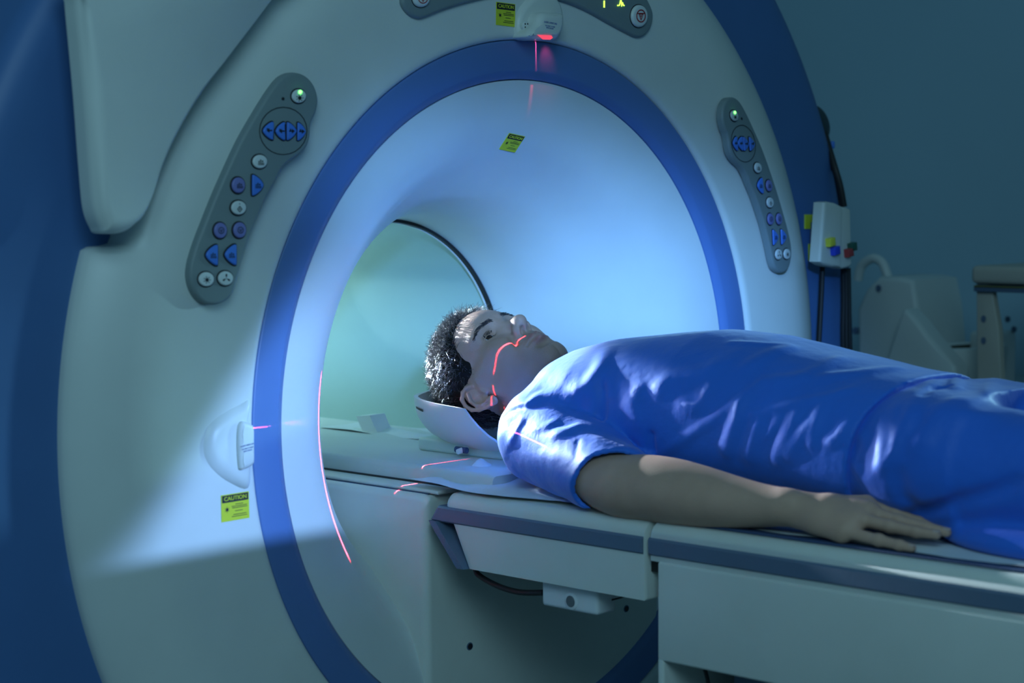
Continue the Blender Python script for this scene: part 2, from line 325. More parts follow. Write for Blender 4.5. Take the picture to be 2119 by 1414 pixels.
def panel(sg, label):
    bend = lambda y, z, h: (cone_x(y, z)+h, sg*y, z)
    m = MB(); slab(m, PL, -.015, 0, .005, 5, place=bend)
    p = gpart(m, 'control_panel', grey, 40); p['label'] = label
    m = MB(); big = [cp(*q) for q in rnd(582, 370, 141, 141)]; big2 = [cp(*q) for q in rnd(582, 370, 137, 137)]
    m.rings([[bend(y, z, .0002) for y, z in big], [bend(y, z, .0006) for y, z in big], [bend(y, z, .0006) for y, z in big2], [bend(y, z, .0002) for y, z in big2]], False, False)
    gpart(m, 'dial_ring', ink, 40, parent=p)
    for k, (c, loop, ic, (iu, iv), d) in enumerate(BT):
        L = [cp(*q) for q in loop]
        if len(loop) < 20: L = [tuple(q) for q in spline(L, 4, True)]
        m = MB(); slab(m, inset(L, -.0018).tolist(), -.001, .0008, .0004, 1, mi=1, place=bend)
        slab(m, L, 0, .0035, .002, 3, mi=0, place=bend)
        for poly in icon(ic, iu, iv, d):
            Q = [cp(*q) for q in poly]; m.add([bend(y, z, .0037) for y, z in Q], [tuple(range(len(Q)))], 1)
        if k == 0:
            L2 = [cp(*q) for q in rnd(672, 143, 9, 11)]; slab(m, L2, .003, .0055, .001, 2, mi=2, place=bend)
        gpart(m, 'button', [{'w': btn_w, 'b': btn_b, 'v': btn_v}[c], ink, green_e], 40, parent=p)['label'] = {'w': 'white button', 'b': 'blue arrow button', 'v': 'violet button'}[c]
    m = MB(); slab(m, [cp(*q) for q in rnd(581, 182, 8, 9)], -.001, .001, .0003, 1, place=bend); gpart(m, 'microphone_hole', ink, 40, parent=p)
panel(1, 'grey control panel at the left of the bore'); panel(-1, 'grey control panel at the right of the bore')
# display panel over the bore ---------------------------------------------------
dp = lambda u, v, x=.012: tuple(at(820+u/3.8527, v/3.8527, 'x', x)[1:])
o = [(45, 0), (60, 60), (110, 120), (180, 150), (250, 135), (400, 75), (650, 5), (960, -55), (1280, 0), (1500, 80), (1700, 190), (1850, 270), (1920, 300), (1980, 285), (2030, 220), (2048, 120), (2020, 30), (1960, -60), (1800, -190), (1500, -330), (1000, -420), (500, -380), (180, -230), (70, -110)]
L = [tuple(q) for q in spline([dp(*q) for q in o], 4, True)]
m = MB(); slab(m, L, -.01, .014, .006, 4); dpn = gpart(m, 'display_panel', grey, 40)
dp0 = dp
def stopbtn(u, v, ru, rv):
    dp = lambda u, v, x=0: dp0(u, v, .018)
    m = MB(); f = lambda k: [dp(u+k*ru*math.cos(t), v+k*rv*math.sin(t), .014) for t in np.linspace(0, 2*PI, 36, endpoint=False)]
    slab(m, f(1.08), .013, .0148, .0005, 1, mi=1); slab(m, f(1), .013, .020, .005, 4)
    m.rings([[(.0205, *q) for q in f(.58)], [(.0207, *q) for q in f(.58)], [(.0207, *q) for q in f(.48)], [(.0205, *q) for q in f(.48)]], False, False, mi=2)
    tri = lambda s: [dp(u-.33*ru*s, v-.22*rv*s, .0206), dp(u+.33*ru*s, v-.22*rv*s, .0206), dp(u, v+.42*rv*s, .0206)]
    T = tri(1); t2 = tri(.6)
    m.add([(.0207, *q) for q in T]+[(.0207, *q) for q in t2], [(0, 1, 4, 3), (1, 2, 5, 4), (2, 0, 3, 5)], 2)
    t3 = tri(.32); m.add([(.0207, *q) for q in t3], [(0, 1, 2)], 2)
    bar = [dp(u-.5*ru, v-.27*rv, .0206), dp(u+.5*ru, v-.27*rv, .0206), dp(u+.5*ru, v-.2*rv, .0206), dp(u-.5*ru, v-.2*rv, .0206)]
    m.add([(.0207, *q) for q in bar], [(0, 1, 2, 3)], 2)
    gpart(m, 'stop_button', [btn_w, ink, redink], 40, parent=dpn)['label'] = 'white stop button with red ring and triangle'
stopbtn(1943, 128, 64, 90); stopbtn(205, -10, 66, 68)
m = MB(); slab(m, [dp(*q, .0142) for q in [(1653, 5), (1663, 5), (1663, 60), (1653, 60)]], .0135, .0146, .0002, 1)
gpart(m, 'status_bar', lime_e, 30, parent=dpn)['label'] = 'glowing green bar'
m = MB(); hb_ = [(1762, 44), (1780, 42), (1788, 4), (1793, 4), (1797, 50), (1805, 22), (1811, 44), (1818, 44)]
m.tube([(.0142, *dp(*q, .0142)) for q in hb_], .0011, 6)
gpart(m, 'heartbeat_trace', lime_e, 30, parent=dpn)['label'] = 'glowing green pulse trace'
# caution labels -----------------------------------------------------------------
def label3(P0, ux, uy, nrm, w, h, txtflip=1):
    P0, ux, uy, nrm = map(Vector, (P0, ux, uy, nrm))
    q = lambda a, b, e: P0+ux*(a*w)+uy*(b*h)+nrm*e
    m = MB(); m.rings([[q(-.5, -.5, 0), q(.5, -.5, 0), q(.5, .5, 0), q(-.5, .5, 0)], [q(-.5, -.5, .0006), q(.5, -.5, .0006), q(.5, .5, .0006), q(-.5, .5, .0006)]])
    lb = gpart(m, 'caution_label', yellow, smooth=False); lb['label'] = 'yellow caution label'
    k = MB()
    def bar(a0, b0, a1, b1): k.add([q(a0, b0, .0009), q(a1, b0, .0009), q(a1, b1, .0009), q(a0, b1, .0009)], [(0, 1, 2, 3)])
    bar(-.47, .20, .47, .47)
    for a0, a1, b in ((.0, .28, .10), (-.14, .42, .03), (-.12, .42, -.03), (-.02, .26, -.15), (-.08, .40, -.28), (-.14, .42, -.35)): bar(a0, b-.012, a1, b+.012)
    for t in np.arange(0, 2*PI, PI/6):
        c, s = math.cos(t), math.sin(t); r = .12 if int(round(t/(PI/6))) % 2 else .085
        k.add([q(-.30-s*.012, -.06+c*.012*w/h, .0009), q(-.30+s*.012, -.06-c*.012*w/h, .0009), q(-.30+c*r, -.06+s*r*w/h, .0009)], [(0, 1, 2)])
    k.add([q(-.30+.045*math.cos(t), -.06+.045*math.sin(t)*w/h, .001) for t in np.arange(0, 2*PI, .5)], [tuple(range(13))])
    gpart(k, 'warning_print', ink, smooth=False, parent=lb)
    V, F = text_mesh('CAUTION', .2*h, .006*h*.4)
    xs = [v[0] for v in V]; sc = .80*w/(max(xs)-min(xs))
    k = MB(); k.add([P0+ux*(v[0]*sc)+uy*(.335*h+v[1]*1.05)+nrm*(.0013+v[2]) for v in V], F)
    gpart(k, 'warning_heading', yellow, smooth=False, parent=lb)
def label_px(px, py, x, w, h, tilt=0):
    p = at(px, py, 'x', x); c, s = math.cos(tilt), math.sin(tilt)
    label3(p, (0, c, s), (0, -s, c), (1, 0, 0), w, h)
label_px(486.5, 1049, .0063, .052, .040, .01)
label_px(1046, 30, .0063, .046, .038, -.02)
# the label on the funnel sits square to the funnel's slope
def funnel_hit(px, py):
    c, d = ray(px, py); best = None
    for t in np.linspace(2.2, 4.2, 4000):
        p = c+d*t
        if -.37 < p[0] < -.0125:
            r = np.interp(-p[0], -fl[:, 0], fl[:, 1])
            if math.hypot(p[1], p[2]) > r: return p
p = Vector(funnel_hit(1059, 295)); rad = Vector((0, p.y, p.z)).normalized()
sl = (np.interp(-p.x+.01, -fl[:, 0], fl[:, 1])-np.interp(-p.x-.01, -fl[:, 0], fl[:, 1]))/.02
tn = (Vector((-1, 0, 0))+rad*sl).normalized(); nr = (Vector((1, 0, 0))*abs(sl)-rad).normalized()
if tn.z > 0: tn = -tn
nr = tn.cross(Vector((0, 1, 0))); nr = nr if nr.dot(-rad) > 0 else -nr
lx = rad.cross(Vector((1, 0, 0))); lx = lx if lx.y > 0 else -lx
label3(p+nr*.0008, lx*math.cos(.14)+tn*math.sin(.14), -tn*math.cos(.14)+lx*math.sin(.14), nr, .044, .034)
# laser apertures ----------------------------------------------------------------
def laser_box(cy, cz, out_dir, loopf, lines, lbl):
    pass
tl = lambda u, v, x=.03: tuple(at(820+u/3.8527, v/3.8527, 'x', x)[1:])
m = MB()      # shallow collar around the housing
L = [tuple(q) for q in spline([tl(*q, .012) for q in [(985, 310), (960, 200), (985, 90), (1050, 0), (1130, -60), (1230, -60), (1310, 20), (1335, 130), (1325, 240), (1290, 316), (1150, 322)]], 4, True)]
slab(m, L, -.005, .016, .012, 6); gpart(m, 'laser_collar', white, 60)
L = [tuple(q) for q in spline([tl(*q) for q in [(1022, 285), (1040, 240), (1085, 190), (1110, 130), (1150, 98), (1230, 100), (1300, 108), (1315, 160), (1305, 240), (1270, 305), (1220, 318), (1100, 312), (1040, 306)]], 4, True)]
m = MB(); slab(m, L, .0, .042, .014, 6); lh = gpart(m, 'laser_housing', white, 60)
def print_lines(px0, lines, x, rotf, parent, size, mtl=greyink):
    k = MB()
    for (px, py, txt, s) in lines:
        p = at(px, py, 'x', x); V, F = text_mesh(txt, s)
        k.add([(x+v[2], p[1]+v[0], p[2]+v[1]+rotf*v[0]) for v in V], F)
    gpart(k, 'warning_print', mtl, smooth=False, parent=parent)
print_lines(0, [(1139.5, 47.5, 'LASER APERTURE', .0042), (1138.5, 54.5, 'DO NOT STARE', .0034), (1138, 58.5, 'INTO BEAM', .0034)], .0424, -.06, lh, 0)
L = [tl(*q, .046) for q in [(1135, 276), (1250, 282), (1262, 300), (1240, 316), (1180, 314)]]
m = MB(); m.add([(.0425, y, z) for y, z in L], [tuple(range(len(L)))]); gpart(m, 'laser_window', mat('window_red', (.35, .05, .08), .15, emit=(1, .08, .14), estr=.9), smooth=False, parent=lh)
m = MB(); c0 = tl(1033, 207, .02); slab(m, ell(c0[0], c0[1], .0085, .0085), .01, .0215, .002, 3)
for dy, dz in ((-.003, .003), (.003, .0035), (-.003, -.0025), (.003, -.002)): slab(m, ell(c0[0]+dy, c0[1]+dz, .0015, .0015, 10), .02, .0217, .0001, 1, mi=1)
gpart(m, 'speaker_grille', [btn_w, ink], 40)
# near side aperture
sd = lambda u, v, x=.02: tuple(at(372+u/4.713, 820+v/4.713, 'x', x)[1:])
L = [tuple(q) for q in spline([sd(*q, .01) for q in [(722, 0), (620, 30), (480, 90), (340, 180), (250, 290), (205, 440), (210, 590), (270, 720), (380, 830), (520, 910), (700, 950), (735, 700), (712, 450), (705, 250)]], 4, True)]
m = MB(); slab(m, L, -.004, .015, .03, 8); gpart(m, 'laser_collar', white, 60)
L = [tuple(q) for q in spline([sd(*q, .022) for q in [(622, 248), (680, 258), (722, 282), (738, 330), (740, 470), (741, 610), (735, 660), (700, 695), (650, 718), (608, 725), (592, 690), (582, 560), (580, 400), (592, 290)]], 4, True)]
m = MB(); slab(m, L, .0, .024, .009, 5); lh = gpart(m, 'laser_housing', white, 60)
print_lines(0, [(512.5, 921.5, 'LASER APERTURE', .0034), (513, 928, 'DO NOT STARE', .003), (513, 933, 'INTO BEAM', .003)], .0246, .1, lh, 0)
# blank yellow stickers on the blue housing
for a, b, c, d in ((1666, 444, 1690, 474), (1674, 505, 1690, 540)):
    q = [tuple(at(u, v, 'x', -.066)[1:]) for u, v in ((a, b), (c, b), (c, d), (a, d))]
    m = MB(); slab(m, q, -.0685, -.0655, .0003, 1); gpart(m, 'yellow_sticker', yellow, smooth=False)
# ------------------------------------------------------------------ docking shell inside the funnel (fixed to the gantry)
YT = -.255
m = MB()
def rrect(y0, y1, z0, z1, r, n=6):
    P = []
    for cy, cz, a0 in ((y1-r, z1-r, 0), (y0+r, z1-r, PI/2)):
        P += [(cy+r*math.cos(a0+a), cz+r*math.sin(a0+a)) for a in np.linspace(0, PI/2, n)]
    return P+[(y0, z0), (y1, z0)]
R = []
for k, (x, ins) in enumerate([(-.46, 0), (-.028, 0), (-.021, .0012), (-.015, .004), (-.012, .008), (-.0105, .013)]):
    R.append([(x, y, z) for y, z in rrect(-.25+ins, .36-ins, -.53, -.134-ins, .012)])
m.rings(R); gpart(m, 'docking_shell', tablew, 30)
m = MB(); m.box((-.46, -.236, -.134), (-.02, .34, -.1332), 0); gpart(m, 'deck_seam', darkblue, smooth=False)
m = MB(); m.box((-.46, -.232, -.134), (.0, .34, -.1272), .003); gpart(m, 'docking_deck', tablew, 30)
for px, py in ((972, 1338), (1296, 1260)):
    p = at(px, py, 'x', -.0105); m = MB()
    slab(m, ell(p[1], p[2], .0075, .0068, 18), -.02, -.0098, .0006, 2); slab(m, ell(p[1], p[2], .0055, .005, 18), -.02, -.0092, .0002, 1, mi=1)
    gpart(m, 'screw_recess', [stripe, ink], 30)
# ------------------------------------------------------------------ patient table
table = empty('patient_table', 'long cream scanner table with blue-grey side bumper under the lying man', 'table', (1.0, 0, FLOOR))
TO = Vector((1.0, 0, FLOOR))
def tpart(mb, name, m, angle=30, smooth=True, parent=None): return mb.build(name, m, parent or table, smooth, angle, off=TO)
zs1 = at(905, 1047, 'y', YT)[2]; zs2 = at(892, 1078, 'y', YT)[2]; zb = at(1150, 1210, 'y', YT+.004)[2]
xe = at(1331, 1120, 'y', YT)[0]; x2 = at(1340, 1120, 'y', YT)[0]; xb = at(1359, 1300, 'y', YT)[0]
x0t = at(905, 1047, 'y', YT)[0]; x0b = at(950, 1176, 'y', YT)[0]
ZT = -.1245
def tsect(x_of, yo, ztop, zlo, r):       # cross-section with rounded upper edges; x_of(z) slants the end
    P = []
    for sg in (1, -1):
        aa = np.linspace(0, PI/2, 8) if sg == 1 else np.linspace(PI/2, PI, 8)
        P += [(sg*(yo-r)+r*math.cos(a), ztop-r+r*math.sin(a)) for a in aa]
    P += [(-yo, zlo), (yo, zlo)]
    return [(x_of(z), y, z) for y, z in P]
xBL = at(892, 1078, 'y', YT)[0]
slant = lambda d: (lambda z: d+float(np.interp(z, [zb, zs2, zs1, 0], [x0b, xBL, x0t, x0t])))
m = MB(); R = [tsect(slant(k), -YT-.004-i, ZT-j, zb, .018) for k, i, j in ((.022, .012, .012), (.016, .004, .004), (.020, .001, .001), (.026, 0, 0))]
R = [tsect(slant(.010), .235, ZT-.014, zb, .012), tsect(slant(.013), .245, ZT-.005, zb, .016), tsect(slant(.020), -YT-.004, ZT-.0005, zb, .019), tsect(slant(.03), -YT-.003, ZT, zb, .02)]
R += [tsect(lambda z: xe-.006, -YT-.003, ZT, zb, .02), tsect(lambda z: xe, -YT-.003, ZT-.001, zb, .02), tsect(lambda z: xe+.003, -YT-.008, ZT-.006, zb+.004, .02)]
m.rings(R); tpart(m, 'front_section', tablew, 40)
# bumper strip and its slanted end
m = MB()
def sect(x, z0, z1, yo, t): return [(x(z0), -yo, z0), (x(z0), -yo-t*.8, z0+.003), (x(z1), -yo-t, z1-.003), (x(z1), -yo, z1), (x(z1), yo, z1), (x(z1), yo+t, z1-.003), (x(z0), yo+t*.8, z0+.003), (x(z0), yo, z0)]
ss = lambda d: (lambda z: slant(d)(z))
m.rings([sect(ss(-.001), zs2, zs1, -YT-.004, .003), sect(ss(.004), zs2, zs1, -YT-.003, .0048), sect(lambda z: xe-.004, zs2, zs1, -YT-.003, .0048), sect(lambda z: xe-.002, zs2, zs1, -YT-.003, .003)])
tpart(m, 'side_bumper', stripe, 30)
m = MB(); zz = np.linspace(zs2+.001, zb-.001, 5)
R = [[(slant(-.003)(z), -.250, z), (slant(-.002)(z), YT-.0045, z), (slant(.014)(z), YT-.0045, z), (slant(.016)(z), -.25, z), (slant(.016)(z), .25, z), (slant(-.003)(z), .25, z)] for z in zz]
m.rings(R); tpart(m, 'end_bumper', stripe, 30)
# base section
m = MB(); yb = -YT-.004
R = [tsect(lambda z: x2+.004, yb-.008, ZT-.008, zs2-.008, .018), tsect(lambda z: x2+.001, yb-.002, ZT-.002, zs2-.008, .02), tsect(lambda z: x2+.004, yb, ZT, zs2-.008, .02), tsect(lambda z: 2.25, yb, ZT, zs2-.008, .02)]
m.rings(R); tpart(m, 'rear_section', tablew, 40)
m = MB(); c = lambda v: (lambda z: v)
m.rings([sect(c(x2), zs2, zs1, yb, .003), sect(c(x2+.004), zs2, zs1, yb, .005), sect(c(2.25), zs2, zs1, yb, .005), sect(c(2.255), zs2, zs1, yb, .003)])
tpart(m, 'side_bumper', stripe, 30)
zn = at(1500, 1397, 'y', YT)[2]
m = MB(); m.box((xb, YT+.001, zn), (2.24, -YT-.001, zs2-.007), .004); m.box((xb, YT+.0012, FLOOR), (xb+.012, -YT-.0012, zn+.006), .004)
m.box((2.2, YT+.0012, FLOOR), (2.23, -YT-.0012, zn+.006), .004); tpart(m, 'base_cover', tablew, 40)
m = MB(); m.box((xb+.075, -.17, FLOOR), (2.15, .17, zn+.01), .006); tpart(m, 'inner_pedestal', stripe, 40)
m = MB(); m.tube(spline([(xb+.04, -.2, zn), (xb+.055, -.2, zn-.06), (xb+.03, -.2, zn-.2), (xb+.04, -.15, FLOOR+.01)], 8), .003); tpart(m, 'floor_cable', black)
# junction gap link
m = MB(); m.box((xe-.01, -.24, -.2), (x2+.02, .24, -.165), .002); tpart(m, 'hinge_bar', black, smooth=False)
# mat
m = MB(); m.box((x2+.016, -.232, ZT), (2.24, .232, ZT+.0045), .002); tpart(m, 'table_mat', darkblue, 40)
# sensor box under the front section
p = at(1120, 1205, 'y', -.235); q = at(1236, 1276, 'y', -.235)
m = MB(); m.box((p[0], -.235, q[2]), (q[0], -.19, zb+.004), .006); bx = tpart(m, 'sensor_box', shellw, 40)
c0 = at(1181, 1245, 'y', -.236); m = MB()
for y0, y1, r0, mi in ((-.23, -.2368, .0135, 0), (-.23, -.2374, .0095, 1)):
    m.rings([[(c0[0]+r0*s*math.cos(t), y, c0[2]+r0*s*math.sin(t)) for t in np.linspace(0, 2*PI, 28, endpoint=False)] for y, s in ((y0, 1), (y1+.001, 1), (y1, .9))], mi=mi)
tpart(m, 'sensor_window', [shellw, mat('sensor_grey', (.12, .14, .15), .3)], 40, parent=bx)
m = MB(); m.tube(spline([at(984, 1172, 'y', -.225), at(990, 1190, 'y', -.225), at(1030, 1213, 'y', -.225), at(1075, 1226, 'y', -.225), at(1125, 1227, 'y', -.225)], 8), .0048); tpart(m, 'sensor_cable', black)
m = MB(); m.tube(spline([at(1255, 1245, 'y', -.2), at(1285, 1237, 'y', -.2), at(1320, 1228, 'y', -.2)], 6), .0014); tpart(m, 'sensor_wire', black)
# sliding cradle
cradle = empty('sliding_cradle', 'narrow pale padded cradle running through the bore under the head holder', 'cradle', (-.4, 0, ZT))
def kpart(mb, name, m, angle=40): return mb.build(name, m, cradle, True, angle, off=(-.4, 0, ZT))
m = MB()
R = [[(x, y, z) for y, z in rrect(-.185+i, .185-i, -.1265, -.098-i, .010)] for x, i in ((-1.10, .01), (-1.095, .003), (-1.08, 0), (.062, 0), (.075, .004))]
m.rings(R); kpart(m, 'cradle_pad', mat('pad_cream', (.56, .60, .58), .55, bump=.06, bscale=200))
m = MB(); m.box((-1.09, -.19, -.1272), (.07, .19, -.1245), .001); kpart(m, 'cradle_edge', ink)
b0, b1, t1, t0 = at(772, 926, 'y', .08), at(808, 926, 'y', .08), at(765, 860, 'y', .08), at(737, 862, 'y', .08)
mid0, mid1 = at(752, 896, 'y', .08), at(780, 893, 'y', .08)
m = MB(); R = []
for a, b in zip(spline([t0, mid0, b0+np.array([0, 0, -.006])], 6), spline([t1, mid1, b1+np.array([0, 0, -.006])], 6)):
    R.append([tuple(a), tuple(b), tuple(b+np.array([-.006, .045, 0])), tuple(a+np.array([-.006, .045, 0]))])
m.rings(R); kpart(m, 'strap_post', shellw, 50)
m = MB(); g = []
for i, x in enumerate(np.linspace(-.62, -.34, 10)):
    g.append([(x, .05+.012*j, -.0965+.004*math.sin(j*.9+i*.7)*(1-abs(i-5)/6)) for j in range(11)])
m.rings(g, False, False, closed=False); kpart(m, 'folded_cloth', paperm, 80)
# ------------------------------------------------------------------ head holder
hh = empty('head_holder', 'white scooped plastic head holder cupping the back of the man\'s head', 'head holder', (-.1, 0, -.098))
def hpart(mb, name, m, angle=50): return mb.build(name, m, hh, True, angle, off=(-.1, 0, -.098))
HX, HA, HW, HD, HZ = -.05, .190, .110, .102, .000
def bowl(x, ph, k):
    e = max(0, 1-abs((x-HX)/(HA*k if x < HX else .4))**3.2)**(1/3.2)
    w = HW*k*e; d = HD*k*e; zr = HZ-.10*max(0, -.19-x)*0-1.05*max(0, x+.062) if x > -.062 else HZ+.04*(-x-.062)
    s0 = math.asin(min(1, max(0, (HZ+.012-zr)/max(d, 1e-4)))); a = s0+(PI-2*s0)*ph
    c = math.cos(a); s = math.sin(a); p = .82
    return (x, -w*math.copysign(abs(c)**p, c), HZ+.012-d*abs(s)**p if d > 1e-4 else HZ+.012)
X = [-.2398, -.2392, -.2375, -.232, -.222, -.21, -.19, -.165, -.14, -.11, -.08, -.062, -.05, -.035, -.02, .0, .02]
m = MB(); PH = np.linspace(0, 1, 40)
outer = [[bowl(x, p, 1) for p in PH] for x in X]; inner = [[bowl(HX+(x-HX)*.97, p, .955) for p in PH] for x in X]
m.rings([o+i[::-1] for o, i in zip(outer, inner)], True, True); hpart(m, 'holder_shell', shellw, 60)
m = MB(); g = []
for x in np.linspace(-.200, -.172, 6): g.append([tuple(np.array(bowl(x, p, 1.0))+np.array([0, -.0008, 0])) for p in (.050, .058, .066)])
m.rings(g, False, False, closed=False); hpart(m, 'slot', ink)
p = at(872, 905, 'y', -.03); q = at(1030, 945, 'y', -.03)
m = MB(); m.box((p[0]+.01, -.050, -.0985), (.05, .09, -.074), .006); hpart(m, 'mounting_block', mat('block_mint', (.58, .68, .62), .5))
p = at(950, 932, 'y', -.075); m = MB(); m.tube([(p[0]-.012, -.07, p[2]), (p[0]+.014, -.07, p[2])], .0055, 12); m.tube([(p[0]+.004, -.06, p[2]+.002), (p[0]+.004, -.082, p[2]-.002)], .005, 12, mi=1); hpart(m, 'clamp_knob', [darkblue, shellw])
# ------------------------------------------------------------------ paper sheet
def sheet():
    m = MB(); nx, ny = 150, 60; rows = []
    rng = np.random.RandomState(3); ph = rng.rand(8)*6.28
    for i, x in enumerate(np.linspace(-.02, 2.0, nx)):
        row = []
        for j, t in enumerate(np.linspace(0, 1, ny)):
            edge = -.2215-.003*math.sin(x*9+ph[0])-.004*math.sin(x*31+ph[1]) - (.022 if x < .25 else 0)*min(1, (.25-x)/.1 if x < .25 else 0)
            y = edge+(.41)*t
            z = ZT+.006+.0012*math.sin(x*40+y*23+ph[2])+.001*math.sin(x*17-y*51+ph[3])
            near = max(0, 1-(x+.02)/.13); z += near*(.016+.012*math.sin(y*38+ph[4])+.006*math.sin(y*83+x*60))*(.4+.6*min(1, t*3))
            xx = x-.05*near*(.5+.5*math.sin(y*21+1))
            row.append((xx, y, max(z, ZT+.0055)))
        rows.append(row)
    m.rings(rows, False, False, closed=False)
    o = m.build('paper_sheet', paperm, None, True, 80, off=(1, 0, ZT)); o.location = (1, 0, ZT)
    tag(o, 'crumpled white paper sheet spread on the table under the man', 'paper sheet')
sheet()
# ------------------------------------------------------------------ things at the right of the gantry
bxm = mat('module_cream', (.60, .62, .56), .5); plug = lambda n, c: mat('plug_'+n, c, .45)
mod = empty('connector_box', 'cream connector box with coloured plugs hanging on the blue gantry side', 'connector box', tuple(at(1722, 550, 'x', -.01)))
MO = mod.location.copy()
def mpart(mb, name, m, angle=40): return mb.build(name, m, mod, True, angle, off=MO)
f = lambda px, py, x=.0: tuple(at(px, py, 'x', x)[1:])
L = [f(*q, .014) for q in [(1706, 419), (1714, 417), (1730, 420), (1744, 428), (1742, 553), (1722, 553), (1708, 549), (1697, 542)]]
m = MB(); slab(m, L, -.012, .014, .0075, 4); mpart(m, 'box_shell', bxm)
L = [f(*q, .004) for q in [(1730, 426), (1752, 429), (1761, 434), (1764, 545), (1760, 553), (1745, 557), (1728, 553)]]
m = MB(); slab(m, L, -.02, .004, .006, 4); mpart(m, 'box_side', bxm)
m = MB(); q = at(1718, 490, 'x', -.03); m.box((-.0685, q[1]-.02, q[2]-.03), (-.01, q[1]+.02, q[2]+.03), .002); mpart(m, 'wall_bracket', stripe)
for nm, c, px, py, x in (('yellow', (.62, .60, .05), 1714, 501, .014), ('blue', (.02, .05, .5), 1724, 519, .014), ('red', (.35, .04, .04), 1752, 523, .004), ('green', (.015, .09, .06), 1759, 511, .004)):
    y, z = f(px, py, x); m = MB(); rt = Matrix.Rotation(.2, 3, 'X')
    slab(m, [(y+a*math.cos(.15)-b*math.sin(.15), z+a*math.sin(.15)+b*math.cos(.15)) for a, b in ((-.010, -.0085), (.010, -.0085), (.010, .0085), (-.010, .0085))], x-.006, x+.012, .0025, 3)
    mpart(m, 'plug', plug(nm, c))['label'] = nm+' plug'
def cable(pts, r, label, n=10, x=None):
    P = [at(*q[:2], 'x', q[2]) for q in pts]
    m = MB(); m.tube(spline(P, n), r, 10); o = m.build('hanging_cable', black, None, True, off=tuple(P[0])); o.location = P[0]
    return tag(o, label, 'cable', 'black cables by the connector box')
cable([(1706, 275, -.10), (1716, 310, -.08), (1728, 350, -.06), (1738, 385, -.05), (1746, 428, -.045)], .0075, 'thick black cable hanging from the dark hub into the connector box top')
cable([(1703, 272, -.10), (1713, 312, -.09), (1722, 345, -.07), (1728, 360, -.06), (1735, 395, -.055), (1740, 426, -.05)], .0045, 'thin black cable beside the thick one above the connector box')
cable([(1702, 548, -.04), (1700, 600, -.04), (1696, 680, -.04), (1692, 760, -.04)], .0055, 'single black cable hanging below the left of the connector box')
cable([(1744, 554, -.045), (1745, 620, -.045), (1744, 690, -.045), (1746, 760, -.045)], .005, 'leftmost black cable of the bundle below the connector box')
cable([(1750, 556, -.04), (1751, 620, -.04), (1751, 690, -.04), (1753, 760, -.04)], .0055, 'middle black cable of the bundle below the connector box')
cable([(1756, 555, -.045), (1757, 620, -.045), (1758, 690, -.045), (1761, 760, -.045)], .005, 'rightmost black cable of the bundle below the connector box')
# dark hub on the gantry's far flank
hb = at(1700, 248, 'x', -.14); m = MB(); rad = Vector((0, hb[1], hb[2])).normalized(); tn = Vector((1, 0, 0)); w = rad.cross(tn); R = []
base = rad*1.1215+Vector((-.14, 0, 0))
for h, s in ((0, .042), (.012, .042), (.02, .036), (.024, .02), (.025, .002)): R.append([base+rad*h*2.8+(tn*math.cos(t)*.7+w*math.sin(t))*s*1.15 for t in np.linspace(0, 2*PI, 28, endpoint=False)])
m.rings(R); gpart(m, 'cable_hub', mat('hub_dark', (.02, .035, .04), .5), 40)
m = MB(); q = at(1722, 300, 'x', -.12); m.box(tuple(q-np.array([.005, .005, .008])), tuple(q+np.array([.005, .005, .008])), .003); gpart(m, 'cable_clip', btn_b)

# ------------------------------------------------------------------ counter by the far wall with coils and a cabinet
coilm = mat('coil_white', (.62, .66, .64), .5); beige = mat('cabinet_beige', (.50, .47, .40), .6)
YC = 1.75
zc = at(1900, 790, 'y', YC)[2]-.02
ct = empty('wall_counter', 'long low counter along the right wall behind the man', 'counter', (.2, YC, FLOOR))
CO = ct.location.copy()
m = MB(); m.box((-1.0, YC-.28, zc-.04), (2.6, 2.27, zc), .004); m.build('worktop', mat('worktop_grey', (.35, .42, .43), .5), ct, True, 40, off=CO)
m = MB(); m.box((-.98, YC-.25, FLOOR), (2.58, 2.27, zc-.04), .004); m.build('carcass', mat('carcass_grey', (.3, .36, .37), .6), ct, True, 40, off=CO)
def g2(px, py, y=YC): return at(px, py, 'y', y)
def prism(mb, pts, y0, y1, bev=.006, mi=0):
    L = [(g2(*q, y0)[0], g2(*q, y0)[2]) for q in pts]; place = lambda a, b, h: (a, -h, b)
    return slab(mb, L, -y1, -y0, bev, 4, mi, place)
def stand(o, *ms): pass
c1 = empty('boxy_coil', 'white boxy coil with a carry handle on the counter beside the gantry', 'coil', (g2(1835, 780)[0], YC, zc)); O1 = c1.location.copy()
m = MB(); prism(m, [(1776, 800), (1772, 640), (1790, 600), (1818, 572), (1860, 574), (1888, 580), (1900, 640), (1915, 800)], YC-.05, YC+.16, .015); m.build('coil_body', coilm, c1, True, 50, off=O1)
m = MB(); m.tube(spline([g2(1775, 580), g2(1783, 550), g2(1806, 535), g2(1826, 545), g2(1838, 575)], 8), .012, 12); m.build('carry_handle', coilm, c1, True, off=O1)
for px, py in ((1818, 597), (1769, 685)):
    q = g2(px, py, YC-.052); m = MB(); m.rings([[(q[0]+.007*math.cos(t), y, q[2]+.009*math.sin(t)) for t in np.linspace(0, 2*PI, 16, endpoint=False)] for y in (YC-.04, YC-.054)]); m.build('screw_cap', stripe, c1, True, 40, off=O1)
c2 = empty('scoop_coil', 'white coil with a pointed shield and an open dark scoop on the counter', 'coil', (g2(1900, 790)[0], YC-.12, zc)); O2 = c2.location.copy()
m = MB(); prism(m, [(1824, 800), (1832, 745), (1848, 690), (1864, 644), (1872, 640), (1896, 664), (1915, 690), (1940, 720), (1975, 760), (1975, 800)], YC-.16, YC-.10, .014); m.build('pointed_shield', coilm, c2, True, 50, off=O2)
